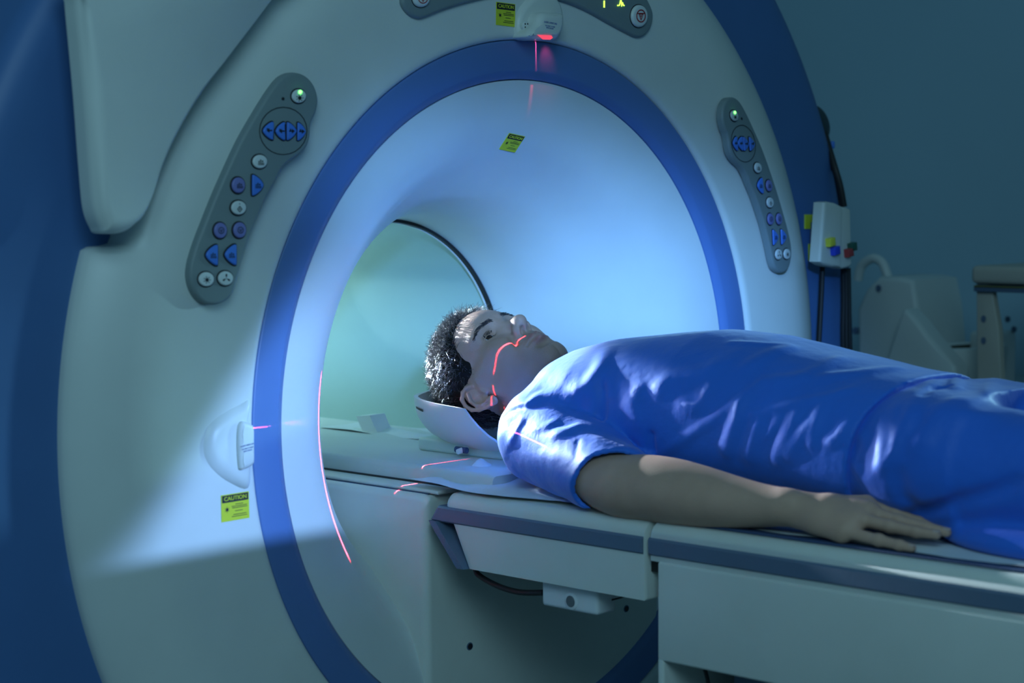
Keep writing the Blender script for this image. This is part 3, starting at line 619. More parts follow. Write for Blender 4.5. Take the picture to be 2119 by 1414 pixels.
m = MB(); q = g2(1962, 735, YC-.1); R = []
for r, z in ((.10, -.10), (.125, -.05), (.13, .0), (.128, .012), (.118, .016), (.108, .010), (.095, -.03), (.05, -.05), (.002, -.052)):
    R.append([(q[0]-.02+r*math.cos(t)*.55, YC+.03+r*math.sin(t)*1.1, q[2]+z) for t in np.linspace(0, 2*PI, 36, endpoint=False)])
mm = MB(); mm.rings(R[:6], True, False); mm.build('scoop_shell', coilm, c2, True, 50, off=O2)
mm = MB(); mm.rings(R[5:], False, True); mm.build('scoop_lining', mat('lining_olive', (.03, .035, .02), .7), c2, True, 50, off=O2)
m = MB(); m.box((q[0]-.06, YC+.10, zc), (q[0]+.02, YC+.2, q[2]+.045), .012); m.build('backrest_block', coilm, c2, True, 50, off=O2)
m = MB(); m.box((q[0]-.09, YC-.06, zc), (q[0]+.03, YC+.12, q[2]-.08), .008); m.build('coil_foot', coilm, c2, True, 50, off=O2)
cb = empty('open_cabinet', 'beige open cabinet at the right edge beyond the man\'s legs', 'cabinet', (g2(2080, 790)[0], YC, zc)); O3 = cb.location.copy()
m = MB(); prism(m, [(2022, 800), (2020, 590), (2022, 575), (2034, 574), (2052, 600), (2066, 680), (2072, 800)], YC-.20, YC-.18, .003); m.build('side_panel', beige, cb, True, 40, off=O3)
m = MB(); a = g2(2020, 575, YC-.2); b = g2(2400, 540, YC-.2)
m.box((a[0]+.002, YC-.18, zc), (a[0]+.6, YC+.2, zc+.02), .002); m.build('bottom_board', beige, cb, True, 40, off=O3)
zt0, zt1 = g2(2060, 588, YC-.2)[2], g2(2060, 550, YC-.2)[2]
m = MB(); m.box((a[0]-.004, YC-.22, zt0), (a[0]+.6, YC+.2, zt1), .012); m.build('top_box', beige, cb, True, 40, off=O3)
m = MB(); m.box((a[0]+.002, YC-.215, zt0-.018), (a[0]+.6, YC+.18, zt0-.003), .002); m.build('shelf_rail', stripe, cb, True, 40, off=O3)
m = MB(); m.box((a[0]+.004, YC-.218, zt0-.0075), (a[0]+.6, YC-.2, zt0-.0035), .001); m.build('rail_trim', mat('trim_olive', (.16, .15, .04), .5), cb, True, 40, off=O3)
m = MB(); m.box((a[0]+.02, YC+.18, zc), (a[0]+.6, YC+.2, zt0), .002); m.build('back_panel', mat('cabinet_blue', (.32, .42, .46), .6), cb, True, 40, off=O3)
for px, py in ((2036, 660), (2036, 705), (2085, 661), (2098, 682)):
    q = g2(px, py, YC-.203); yy = YC-.2 if px < 2050 else YC+.18
    q = g2(px, py, yy); m = MB(); m.rings([[(q[0]+.006*math.cos(t), y, q[2]+.008*math.sin(t)) for t in np.linspace(0, 2*PI, 14, endpoint=False)] for y in (yy+.004, yy-.003)]); m.build('screw_cap', stripe, cb, True, 40, off=O3)
# ------------------------------------------------------------------ implicit-surface helpers
class Field:
    def __init__(s, xs, ys, zs):
        s.ax = [np.asarray(a, np.float32) for a in (xs, ys, zs)]; s.D = np.full([len(a) for a in s.ax], 1., np.float32)
    def sl(s, lo, hi):
        return tuple(slice(max(0, int(np.searchsorted(a, l))-1), min(len(a), int(np.searchsorted(a, h))+1)) for a, l, h in zip(s.ax, lo, hi))
    def grid(s, q): return [a[c].reshape([-1 if i == k else 1 for i in range(3)]) for k, (a, c) in enumerate(zip(s.ax, q))]
    def put(s, q, d, k=.01, op='u'):
        A = s.D[q]
        if op == 'u':
            if k > 0: h = np.clip(.5+.5*(d-A)/k, 0, 1); d = d+(A-d)*h-k*h*(1-h) if False else A*h+d*(1-h)-k*h*(1-h)
            else: d = np.minimum(A, d)
        else:
            nd = -d
            if k > 0: h = np.clip(.5-.5*(A-nd)/k, 0, 1); d = A*(1-h)+nd*h+k*h*(1-h)
            else: d = np.maximum(A, nd)
        s.D[q] = d
    def cap(s, a, b, ra, rb, k=.01, op='u', flat=None):
        a = np.array(a, float); b = np.array(b, float); R = max(ra, rb)+k+.03
        q = s.sl(np.minimum(a, b)-R, np.maximum(a, b)+R); P = s.grid(q); s.put(q, capd(P, a, b, ra, rb, flat), k, op)
    def ell(s, c, r, k=.01, op='u', M=None):
        R = max(r)+k+.03; q = s.sl(np.array(c)-R, np.array(c)+R); s.put(q, elld(s.grid(q), c, r, M), k, op)
    def mesh(s): return surface_nets(s.D, s.ax)
def capd(P, a, b, ra, rb, flat=None):
    ab = b-a; L = float(ab@ab)+1e-12
    t = np.clip(sum((P[i]-a[i])*ab[i] for i in range(3))/L, 0, 1)
    if flat is None: d2 = sum((P[i]-a[i]-ab[i]*t)**2 for i in range(3))
    else:           # flat: (axis vector n, factor) – squeezes the section along n
        n, f = flat; V = [P[i]-a[i]-ab[i]*t for i in range(3)]; dn = sum(V[i]*n[i] for i in range(3))
        d2 = sum((V[i]-dn*n[i])**2 for i in range(3))+(dn*f)**2
    return np.sqrt(d2)-(ra+(rb-ra)*t)
def elld(P, c, r, M=None):
    Q = [P[i]-c[i] for i in range(3)]
    if M is not None: Q = [sum(M[j][i]*Q[i] for i in range(3)) for j in range(3)]
    k0 = np.sqrt(sum((Q[i]/r[i])**2 for i in range(3))); k1 = np.sqrt(sum((Q[i]/r[i]**2)**2 for i in range(3)))+1e-9
    return k0*(k0-1)/k1
def surface_nets(D, ax):
    S = D < 0; nx, ny, nz = D.shape
    cnt = np.zeros((nx-1, ny-1, nz-1), np.int8)
    for a in (0, 1):
        for b in (0, 1):
            for c in (0, 1): cnt += S[a:nx-1+a, b:ny-1+b, c:nz-1+c]
    act = (cnt > 0) & (cnt < 8); idx = np.argwhere(act); n = len(idx)
    vid = np.full(act.shape, -1, np.int32); vid[act] = np.arange(n)
    acc = np.zeros((n, 3)); num = np.zeros(n); i, j, k = idx.T
    for axis in range(3):
        o1, o2 = [t for t in range(3) if t != axis]
        for p in (0, 1):
            for q in (0, 1):
                c0 = [i, j, k]; c0[o1] = c0[o1]+p; c0[o2] = c0[o2]+q; c1 = list(c0); c1[axis] = c1[axis]+1
                d0 = D[tuple(c0)]; d1 = D[tuple(c1)]; m = (d0 < 0) != (d1 < 0); t = d0[m]/(d0[m]-d1[m])
                P = np.stack([ax[t2][c0[t2][m]] for t2 in range(3)], 1).astype(float)
                P[:, axis] += t*(ax[axis][c1[axis][m]]-ax[axis][c0[axis][m]])
                acc[m] += P; num[m] += 1
    V = acc/num[:, None]; F = []
    for axis in range(3):
        o1, o2 = [(1, 2), (2, 0), (0, 1)][axis]
        s0 = [slice(None)]*3; s1 = [slice(None)]*3; s0[axis] = slice(0, -1); s1[axis] = slice(1, None)
        A = S[tuple(s0)]; B = S[tuple(s1)]; e = np.argwhere(A != B)
        ok = (e[:, o1] > 0) & (e[:, o2] > 0) & (e[:, o1] < D.shape[o1]-1) & (e[:, o2] < D.shape[o2]-1); e = e[ok]
        def cell(p, q): c = e.copy(); c[:, o1] -= p; c[:, o2] -= q; return vid[c[:, 0], c[:, 1], c[:, 2]]
        Q = np.stack([cell(1, 1), cell(0, 1), cell(0, 0), cell(1, 0)], 1)
        fl_ = ~A[tuple(e.T)]; Q[fl_] = Q[fl_][:, ::-1]; F.append(Q)
    return V, np.concatenate(F)
def np_mesh(name, V, F, mats, parent, off=(0, 0, 0), smooth_it=0, mi=None):
    if smooth_it:
        E = np.concatenate([F[:, [0, 1]], F[:, [1, 2]], F[:, [2, 3]], F[:, [3, 0]]])
        for _ in range(smooth_it):
            for w in (.5, -.52):
                A = np.zeros_like(V); c = np.zeros(len(V)); np.add.at(A, E[:, 0], V[E[:, 1]]); np.add.at(c, E[:, 0], 1); np.add.at(A, E[:, 1], V[E[:, 0]]); np.add.at(c, E[:, 1], 1)
                V = V+w*(A/c[:, None]-V)
    me = bpy.data.meshes.new(name); k = F.shape[1]
    me.vertices.add(len(V)); me.vertices.foreach_set('co', (V-np.array(off)).astype(np.float32).ravel())
    me.loops.add(F.size); me.loops.foreach_set('vertex_index', F.astype(np.int32).ravel())
    me.polygons.add(len(F)); me.polygons.foreach_set('loop_start', np.arange(0, F.size, k, dtype=np.int32))
    for x in (mats if isinstance(mats, (list, tuple)) else [mats]): me.materials.append(x)
    if mi is not None: me.polygons.foreach_set('material_index', mi.astype(np.int32))
    me.update(calc_edges=True); me.validate()
    return link(name, me, parent, True)
def vnoise(P, sc, seed=0):
    r = np.random.RandomState(seed); out = 0
    for k in range(5):
        w = r.normal(size=3)*sc*(1+.35*k); out = out+np.sin(P[0]*w[0]+P[1]*w[1]+P[2]*w[2]+r.rand()*6.28)/(1+.3*k)
    return out/2.6
# ------------------------------------------------------------------ the man
man = empty('person', 'dark-haired man in blue gown lying on his back on the scanner table', 'person', (.4, 0, ZT+.006))
PO = np.array([.4, 0, ZT+.006])
HO = np.array([-.062, .006, .041]); HS = 1.046; th, ps, ro = .324, .129, .301
Rz = np.array([[math.cos(ps), -math.sin(ps), 0], [math.sin(ps), math.cos(ps), 0], [0, 0, 1]])
Ry = np.array([[math.cos(th), 0, math.sin(th)], [0, 1, 0], [-math.sin(th), 0, math.cos(th)]])
Rx = np.array([[1, 0, 0], [0, math.cos(ro), -math.sin(ro)], [0, math.sin(ro), math.cos(ro)]])
HM = Rz@Ry@Rx; HU, HF, HSd = HM@np.array([-1., 0, 0]), HM@np.array([0, 0, 1.]), HM@np.array([0, -1., 0])
def hw(u, f, s): return HO+HS*(u*HU+f*HF+s*HSd)
HB = np.stack([HU, HF, HSd], 1)      # columns: local axes in the world
# body field: fine round the head, middling at the hand, coarse under the clothes
xs = np.r_[np.arange(-.30, .07, .0016), np.arange(.07, .33, .006), np.arange(.33, .70, .0034), np.arange(.70, .95, .0021), np.arange(.95, 1.78, .012)]
ys = np.r_[np.arange(-.30, -.115, .0024), np.arange(-.115, .12, .0017), np.arange(.12, .30, .006)]
zs = np.arange(-.130, .170, .0018)
B = Field(xs, ys, zs)
q = B.sl((-.30, -.16, -.10), (.10, .17, .17)); P = B.grid(q)
L = [sum((P[i]-HO[i])*ax_[i] for i in range(3))/HS for ax_ in (HU, HF, HSd)]
u, f, s = L; sa = np.abs(s); HP = [u, f, sa]
d = np.full(np.broadcast(u, f, s).shape, 1., np.float32)
def U(dd, k): # smooth union into d
    global d
    h = np.clip(.5+.5*(dd-d)/k, 0, 1); d = d*h+dd*(1-h)-k*h*(1-h)
def X(dd, k):
    global d
    h = np.clip(.5-.5*(d+dd)/k, 0, 1); d = d*(1-h)-dd*h+k*h*(1-h)
E = lambda c, r: elld(HP, c, r)
K = lambda a, b, ra, rb: capd(HP, np.array(a), np.array(b), ra, rb)
U(E((.053, -.006, 0), (.080, .098, .077)), .01)
U(E((.050, .032, 0), (.058, .0615, .060)), .02)
U(E((-.010, .030, 0), (.080, .056, .058)), .02)
U(K((.004, .010, .058), (-.060, .010, .045), .016, .015), .022)              # ramus
U(K((-.060, .012, .044), (-.083, .068, .014), .0155, .0165), .022)          # jaw line
U(E((-.083, .074, .006), (.0195, .0205, .017)), .016)                        # chin
U(E((-.040, .030, .034), (.046, .044, .026)), .02)                           # cheek flesh
U(E((-.044, .062, 0), (.040, .037, .032)), .02)                              # mouth barrel
U(K((.004, .064, .043), (.010, .020, .063), .0125, .008), .02)               # cheek bone
U(E((-.012, .066, .032), (.022, .020, .018)), .016)
U(K((.041, .083, .010), (.042, .070, .046), .0085, .007), .016)              # brow
X(E((.023, .096, .031), (.0125, .0165, .0165)), .012)                        # eye socket
U(K((.030, .080, 0), (-.004, .103, 0), .0078, .0088), .012)                  # nose bridge
U(E((-.012, .1100, 0), (.0116, .0120, .0115)), .009)                         # nose tip
U(E((-.0165, .0965, .0118), (.0095, .0115, .0070)), .006)                    # wing
U(K((-.019, .1085, 0), (-.0275, .0945, 0), .0052, .0046), .005)
X(E((-.0245, .1015, .0068), (.0065, .0085, .0040)), .003)                    # nostril
X(K((-.006, .094, .0205), (-.030, .083, .028), .002, .0025), .008)           # fold beside the wing
U(K((-.0435, .0975, .004), (-.0490, .0875, .0235), .0052, .0024), .006)      # upper lip
U(K((-.0560, .0965, 0), (-.0515, .0870, .0215), .0062, .0030), .006)         # lower lip
X(K((-.0492, .1045, 0), (-.0502, .0895, .0255), .0012, .0016), .0025)        # mouth line
X(E((-.0665, .0945, 0), (.005, .006, .016)), .010)
X(K((-.030, .1035, 0), (-.041, .1045, 0), .0018, .0022), .006)               # philtrum
ec = (.0235, .0685, .0315)
lid = E(ec, (.0140, .0142, .0142)); U(lid, .006)
X(E((.0222, .0840, .0315), (.0046, .0110, .0138)), .0015)                     # eye opening
X(K((.0315, .0845, .021), (.0322, .0765, .043), .0008, .0008), .004)         # lid crease
# ears
def earp(u_, f_, s_): return (u_, f_, s_)
ear = elld([HP[0]-.003, HP[1]+.012-.45*(HP[2]-.078), HP[2]-.077+.38*(HP[1]+.012)], (0, 0, 0), (.0305, .0165, .0042)); U(ear, .005)
hel = [(.004, .005, .071), (.017, .006, .0745), (.028, -.001, .078), (.032, -.011, .082), (.029, -.022, .0865), (.018, -.0285, .0895), (.004, -.029, .0895), (-.009, -.0245, .087), (-.020, -.016, .083), (-.028, -.008, .079)]
for a, b in zip(hel[:-1], hel[1:]): U(K(a, b, .0034, .0034), .0022)
for a, b in zip([(.021, -.008, .0825), (.010, -.0165, .0868), (-.002, -.0185, .0872), (-.012, -.014, .0845)], [(.010, -.0165, .0868), (-.002, -.0185, .0872), (-.012, -.014, .0845), (-.018, -.004, .079)]): U(K(a, b, .0028, .0028), .003)
X(E((-.003, -.0045, .0830), (.0120, .0080, .0085)), .003)
X(K((.026, -.010, .0865), (.008, -.0235, .0925), .0020, .0020), .002)
U(E((-.0275, -.002, .0750), (.0095, .0080, .0048)), .005)
U(K((.003, .0055, .0720), (-.009, .0055, .0735), .0042, .0044), .004)         # tragus
d *= HS
B.D[q] = d
# neck and trunk
nk = hw(-.050, -.022, 0); nk2 = hw(-.075, .012, 0)
B.cap(nk, (.12, .01, -.035), .056, .062, .022); B.cap(nk2, (.11, .01, -.015), .046, .05, .022)
B.cap(hw(-.055, -.02, .035), (.125, -.035, .005), .012, .012, .02); B.cap(hw(-.055, -.02, -.035), (.125, .05, .005), .012, .012, .02)
B.cap((.135, -.10, -.045), (.135, .12, -.045), .046, .046, .04)
B.ell((.30, .01, -.005), (.22, .145, .098), .04); B.ell((.52, .01, -.015), (.24, .145, .09), .04); B.ell((.76, .01, -.02), (.16, .15, .085), .03)
# far arm (mostly hidden) and legs under the trousers
B.cap((.14, .17, -.03), (.37, .225, -.07), .055, .042, .03); B.cap((.37, .225, -.07), (.62, .215, -.088), .042, .026, .02); B.ell((.70, .20, -.100), (.075, .038, .017), .02)
for sg in (-1, 1):
    B.cap((.78, .01+sg*.085, -.025), (1.20, .01+sg*.09, -.035), .078, .052, .03); B.cap((1.20, .01+sg*.09, -.045), (1.60, .01+sg*.09, -.07), .052, .035, .03)
    B.cap((1.62, .01+sg*.09, -.085), (1.67, .01+sg*.13, .02), .035, .026, .02)
# near arm
A = lambda px, py, y: at(px, py, 'y', y)
ya = -.212
el = A(1302, 1008, ya)
chain = [(np.array([.145, -.130, -.045]), .046), (np.array([.25, -.175, -.062]), .047), (A(1285, 1003, ya), .0465), (A(1345, 1010, ya), .0470), (A(1400, 1019, ya), .0462), (A(1460, 1030, ya), .0415), (A(1525, 1041, ya), .0345), (A(1580, 1047, ya), .0280), (A(1630, 1050, ya), .0240)]
pc = spline([np.r_[p_, r_] for p_, r_ in chain], 6)
for a, b in zip(pc[:-1], pc[1:]): B.cap(a[:3], b[:3], a[3], b[3], .006, flat=(np.array([0, 1., 0]), .88))
wr = A(1628, 1050, ya)
fing = {'pinky': [(1747, 1100, -.224), (1819, 1119, -.224), (1862, 1129, -.224), (1887, 1135, -.224)],
        'ring': [(1778, 1074, -.204), (1842, 1090, -.199), (1896, 1101, -.193), (1938, 1107, -.188)],
        'middle': [(1797, 1060, -.184), (1861, 1079, -.177), (1918, 1093, -.169), (1959, 1102, -.163)],
        'index': [(1795, 1046, -.163), (1853, 1065, -.154), (1900, 1081, -.146), (1934, 1094, -.141)]}
hz = A
FR = {'pinky': (.0086, .0078, .0070, .0058), 'ring': (.0096, .0086, .0077, .0064), 'middle': (.0098, .0088, .0080, .0066), 'index': (.0098, .0088, .0080, .0066)}
for nm, js in fing.items():
    J = [hz(*j) for j in js]; r = FR[nm]
    B.cap(wr+(J[0]-wr)*.10, J[0], .0165, .0125, .012)                       # metacarpal
    B.ell(tuple(J[0]+np.array([0, 0, .0005])), (.0125, .0115, .0115), .006)            # knuckle
    for k in range(3): B.cap(J[k], J[k+1], r[k], r[k+1], .0035)
    B.ell(tuple(J[1]+np.array([0, 0, .0008])), (.0095, .0088, .0086), .004); B.ell(tuple(J[2]), (.0084, .0078, .0074), .003)
mp = [hz(*fing[n][0]) for n in ('pinky', 'ring', 'middle', 'index')]
for a, b in zip(mp[:-1], mp[1:]): B.cap(wr*.45+a*.55, wr*.45+b*.55, .0155, .0155, .012); B.cap(a+(wr-a)*.12, b+(wr-b)*.12, .0105, .0105, .006)
B.cap(wr, (mp[0]+mp[1])/2, .019, .014, .012); B.cap(wr, mp[2], .020, .014, .012)
B.cap(A(1655, 1073, ya-.004), A(1742, 1106, -.224), .0125, .0105, .012)                # heel of the hand, little-finger side
B.ell(tuple(A(1632, 1036, ya-.010)), (.013, .011, .009), .010)                           # ulna bump
t0_ = wr+(mp[3]-wr)*.22+np.array([0, .012, -.012]); t1_ = mp[3]+np.array([-.022, .034, -.014]); t2_ = mp[3]+np.array([.008, .044, -.020]); t3_ = mp[3]+np.array([.030, .046, -.024])
B.cap(t0_, t1_, .0150, .0115, .012); B.cap(t1_, t2_, .0105, .0095, .004); B.cap(t2_, t3_, .0092, .0075, .004)
# tendons
for nm in ('ring', 'middle', 'index', 'pinky'):
    j = hz(*fing[nm][0]); a = wr+(j-wr)*.45+np.array([0, 0, .0125]); B.cap(a, j+np.array([0, 0, .0095]), .0022, .0030, .006)
for dx_ in (): B.cap(el+np.array([.005+dx_, -.045, -.028]), el+np.array([-.002+dx_, -.030, -.05]), .0010, .0010, .004, 's')
V, F = B.mesh()
V = np.asarray(V)
F = F.astype(int)
# regions that differ in their own colour: lips and shaven jaw
Lc = (V-HO)@HB/HS
def blob(c, r): return np.exp(-np.sum(((np.stack([Lc[:, 0], Lc[:, 1], np.abs(Lc[:, 2])], 1)-np.array(c))/np.array(r))**2, 1))
lip = np.clip(blob((-.0435, .099, .008), (.0040, .010, .013))+blob((-.0560, .097, .007), (.0052, .010, .013)), 0, 1)
beard = np.clip(1.3*blob((-.075, .06, .02), (.030, .05, .035))+blob((-.06, .03, .05), (.03, .04, .03))+blob((-.036, .10, .012), (.006, .02, .016)), 0, 1)*np.clip((.0-Lc[:, 0])/.02, 0, 1)*(1-lip)
skin = mat('skin', (.50, .315, .235), .52, spec=.3, bump=.10, bscale=420, vary=.06, vscale=26, sub=.12)
t = skin.node_tree; n = t.nodes; bs = n['Principled BSDF']; src = bs.inputs['Base Color'].links[0].from_socket
at1 = n.new('ShaderNodeAttribute'); at1.attribute_name = 'lip'; at2 = n.new('ShaderNodeAttribute'); at2.attribute_name = 'beard'
mx = n.new('ShaderNodeMix'); mx.data_type = 'RGBA'; mx.inputs['B'].default_value = (.36, .14, .12, 1); t.links.new(src, mx.inputs['A']); t.links.new(at1.outputs['Fac'], mx.inputs['Factor'])
mx2 = n.new('ShaderNodeMix'); mx2.data_type = 'RGBA'; mx2.inputs['B'].default_value = (.20, .15, .14, 1); t.links.new(mx.outputs['Result'], mx2.inputs['A'])
ml = n.new('ShaderNodeMath'); ml.operation = 'MULTIPLY'; ml.inputs[1].default_value = .42; t.links.new(at2.outputs['Fac'], ml.inputs[0]); t.links.new(ml.outputs[0], mx2.inputs['Factor'])
t.links.new(mx2.outputs['Result'], bs.inputs['Base Color'])
body = np_mesh('body', V, F, skin, man, PO, 2)
if len(body.data.vertices) == len(V):
    for nm, arr in (('lip', lip), ('beard', beard)):
        a_ = body.data.attributes.new(nm, 'FLOAT', 'POINT'); a_.data.foreach_set('value', arr.astype(np.float32))
# finger nails
for nm in ('pinky', 'ring', 'middle', 'index'):
    J = [hz(*j) for j in fing[nm]]; t_ = J[3]-J[2]; t_ = t_/np.linalg.norm(t_); sd_ = np.cross(t_, [0, -.25, 1.]); sd_ /= np.linalg.norm(sd_); up_ = np.cross(sd_, t_); r_ = FR[nm][3]
    m = MB(); g = []
    for a_ in np.linspace(-.0045, .0055, 6):
        wv = .78 if -.004 < a_ < .005 else .6
        g.append([tuple(J[3]+t_*a_+(sd_*math.sin(b)+up_*math.cos(b))*(r_*(1.03-.045*max(0, a_/.0055)))) for b in np.linspace(-wv, wv, 7)])
    m.rings(g, False, False, closed=False); m.build('fingernail', mat('nail', (.52, .36, .31), .3), man, True, 80, off=PO)
# eyes
rng_l = np.random.RandomState(8)
eyew = mat('eye_white', (.60, .58, .56), .15, spec=.6); iris = mat('iris_brown', (.045, .022, .012), .2); pupil = mat('pupil', (.004, .004, .004), .1)
for sg in (1, -1):
    c0 = hw(ec[0], ec[1], sg*ec[2]); gz = (HF+.02*HU+.25*HSd).astype(float); gz /= np.linalg.norm(gz); e1 = np.cross(gz, HU); e1 /= np.linalg.norm(e1); e2 = np.cross(gz, e1); r0 = .0126*HS
    R = []; angs = [0.02, .12, .2, .3, .42, .5, .52, .7, .9, 1.2, 1.6, 2.2, 2.9, 3.1]
    for a in angs: R.append([c0+r0*(gz*math.cos(a)+(e1*math.cos(b)+e2*math.sin(b))*math.sin(a)) for b in np.linspace(0, 2*PI, 28, endpoint=False)])
    m = MB(); m.rings(R[:3], True, False, mi=2); m.rings(R[2:7], False, False, mi=1); m.rings(R[6:], False, True, mi=0)
    m.build('eye', [eyew, iris, pupil], man, True, 80, off=PO)
for sg in (1, -1):
    SV = []; SF = []
    for i in range(70):
        tt = rng_l.rand(); ss_ = ec[2]+(tt-.5)*.026; up_ = i % 3 != 0; uu_ = ec[0]-.0012+(1 if up_ else -1)*.0048*math.sqrt(max(0, 1-((tt-.5)*2)**2)); ff_ = ec[1]+.0140*math.sqrt(max(.1, 1-((tt-.5)*1.75)**2))
        p = np.array([uu_, ff_-.0006, ss_]); dr = np.array([(.55 if up_ else -.6)*(.6+.4*rng_l.rand()), .8, (tt-.5)*1.2]); dr /= np.linalg.norm(dr); ln = .0065 if up_ else .004
        b0_ = len(SV)
        for k2, t_ in enumerate((0, .5, 1)):
            c_ = p+dr*ln*t_; rr_ = .00032*(1-.7*t_)
            for v_ in ((rr_, 0, 0), (-rr_*.5, 0, rr_), (-rr_*.5, 0, -rr_)):
                w_ = c_+np.array(v_); SV.append([w_[0], w_[1], w_[2]*sg])
        for k2 in range(2):
            for e_ in range(3): a_ = b0_+k2*3+e_; c2_ = b0_+k2*3+(e_+1) % 3; SF.append((a_, c2_, c2_+3, a_+3))
    np_mesh('eyelashes', HO+HS*(np.array(SV)@HB.T), np.array(SF), mat('lash_dark', (.01, .008, .007), .5), man, PO)
# ---- hair
hair_m = mat('hair_dark', (.046, .046, .050), .30, spec=1., vary=.3, vscale=80)
HPOLY = np.array([(.160, .10), (.106, .088), (.088, .069), (.066, .054), (.048, .047), (.020, .0385), (-.004, .033), (-.012, .026), (-.006, .017), (.024, .010), (.035, -.006), (.030, -.024), (.008, -.036), (-.012, -.054), (-.030, -.085), (-.036, -.13), (.16, -.13)])
def polyd(u, f, Pg=HPOLY):
    u, f = np.broadcast_arrays(u, f); dd = np.full(u.shape, 1e9); ins = np.zeros(u.shape, bool)
    for k in range(len(Pg)):
        a = Pg[k]; b = Pg[(k+1) % len(Pg)]; e = b-a; wu, wf = u-a[0], f-a[1]
        t_ = np.clip((wu*e[0]+wf*e[1])/(e@e), 0, 1); dd = np.minimum(dd, (wu-e[0]*t_)**2+(wf-e[1]*t_)**2)
        c_ = ((a[1] <= f) & (b[1] > f)) | ((b[1] <= f) & (a[1] > f)); ins ^= c_ & (u < a[0]+(f-a[1])/(b[1]-a[1]+1e-12)*(b[0]-a[0]))
    return np.where(ins, -1, 1)*np.sqrt(dd)
def scalp(u, f, s, g=0):     # radii grow with g; the crown carries the longest hair
    return elld([u, f, s], (.055, -.006, 0), (.0815+g*1.05, .0985+g*.75, .0775+g))
ax1 = np.arange(-.075, .185, .0022); ax2 = np.arange(-.145, .115, .0022); ax3 = np.arange(-.105, .105, .0022)
Hf = Field(ax1, ax2, ax3); u, f, s = Hf.grid((slice(None),)*3)
front = np.clip((f-.02)/.06, 0, 1)
tuft = .0012*vnoise([u, f, s], 160, 4)+.0008*vnoise([u, f, s], 400, 5)
pd = polyd(u[..., 0], f[..., 0])[..., None]
dsh = scalp(u, f, s, .0005+.0075*np.clip(-pd/.022, 0, 1))-tuft
pd = pd+.003*vnoise([u, f, s], 260, 6)
k = .004; h = np.clip(.5-.5*(dsh-pd)/k, 0, 1); Hf.D = (dsh*(1-h)+pd*h+k*h*(1-h)).astype(np.float32)
V, F = Hf.mesh(); V = HO+HS*(V@HB.T)
verts = [V]; faces = [F.astype(int)]; base = len(V)
rng = np.random.RandomState(11); N = 15000; SV = []; SF = []
cnt_ = 0
while cnt_ < 9000:
    w = rng.normal(size=3); w /= np.linalg.norm(w); p = np.array([.055, -.006, 0])+w*np.array([.0825, .0990, .0785]); pd_ = float(polyd(np.array(p[0]), np.array(p[1])))
    if pd_ > .002: continue
    g_ = min(1, max(0, -pd_/.022)); p = p+w*(.0075*g_)
    nn = w/np.array([.0905, .1045, .0855]); nn /= np.linalg.norm(nn)
    flow = np.array([.35 if p[0] < .10 else .2, .15 if p[0] > .09 else -.45, 0])+rng.normal(size=3)*.5
    if p[0] < .03: flow = np.array([-.75, -.35, 0])+rng.normal(size=3)*.25
    flow -= nn*(flow@nn); ln = (.011+.012*np.clip((p[0]-.03)/.07, 0, 1))*(.7+.6*rng.rand()); lift = (.75 if p[0] > .05 else .35)*(.25+.75*g_)
    dr = nn*lift+flow; dr /= np.linalg.norm(dr); side = np.cross(dr, nn); side /= np.linalg.norm(side)+1e-9
    w0 = .00062; pts_ = []
    for k2, tt in enumerate((0, .4, .75, 1)):
        c_ = p-nn*.003+dr*ln*tt+(flow*.35-nn*.25)*ln*tt*tt; rr_ = w0*(1-.8*tt)
        pts_ += [c_+side*rr_, c_-side*rr_*.5+np.cross(side, dr)*rr_*.87, c_-side*rr_*.5-np.cross(side, dr)*rr_*.87]
    b0_ = base+cnt_*12
    for k2 in range(3):
        for e_ in range(3):
            a_ = b0_+k2*3+e_; c2_ = b0_+k2*3+(e_+1) % 3; SF.append((a_, c2_, c2_+3, a_+3))
    SV += pts_; cnt_ += 1
SV = HO+HS*(np.array(SV)@HB.T)
np_mesh('hair', np.concatenate([V, SV]), np.concatenate([F.astype(int), np.array(SF)]), [mat('hair_root', (.014, .011, .010), .8, spec=.15), hair_m], man, PO, 0, np.r_[np.zeros(len(F)), np.ones(len(SF))])
# eyebrows: short hairs along the brow
def skin_f(u_, s_):
    for f_ in np.arange(.115, .03, -.0007):
        w_ = hw(u_, f_, s_); ix = [int(np.clip(np.searchsorted(B.ax[k_], w_[k_]), 0, len(B.ax[k_])-1)) for k_ in range(3)]
        if B.D[tuple(ix)] < 0: return f_
    return .03
for sg in (1, -1):
    SV = []; SF = []; rng = np.random.RandomState(5)
    for i in range(190):
        tt = rng.rand(); cu = .0375+.0055*math.sin(tt*2.6)-.006*max(0, tt-.6); cs = .010+.043*tt; wd_ = .0036*(1-.4*tt)
        p = np.array([cu+rng.normal()*wd_*.5, .12, cs*1.0]); 
        ff = skin_f(p[0], cs*sg)
        p[1] = ff+.0006; dr = np.array([.35-.5*tt, -.30*tt, .9]); dr /= np.linalg.norm(dr); ln = .0075
        for k2, t_ in enumerate((0, .5, 1)):
            c_ = p+dr*ln*t_+np.array([0, .0012*math.sin(t_*3), 0]); rr_ = .00042*(1-.7*t_)
            for v_ in ((rr_, 0, 0), (-rr_*.5, rr_, 0), (-rr_*.5, -rr_, 0)): SV.append(c_+np.array(v_))
        b0_ = i*9
        for k2 in range(2):
            for e_ in range(3): a_ = b0_+k2*3+e_; c2_ = b0_+k2*3+(e_+1) % 3; SF.append((a_, c2_, c2_+3, a_+3))
    SV = np.array(SV); SV[:, 2] *= sg
    np_mesh('eyebrow', HO+HS*(SV@HB.T), np.array(SF), hair_m, man, PO)
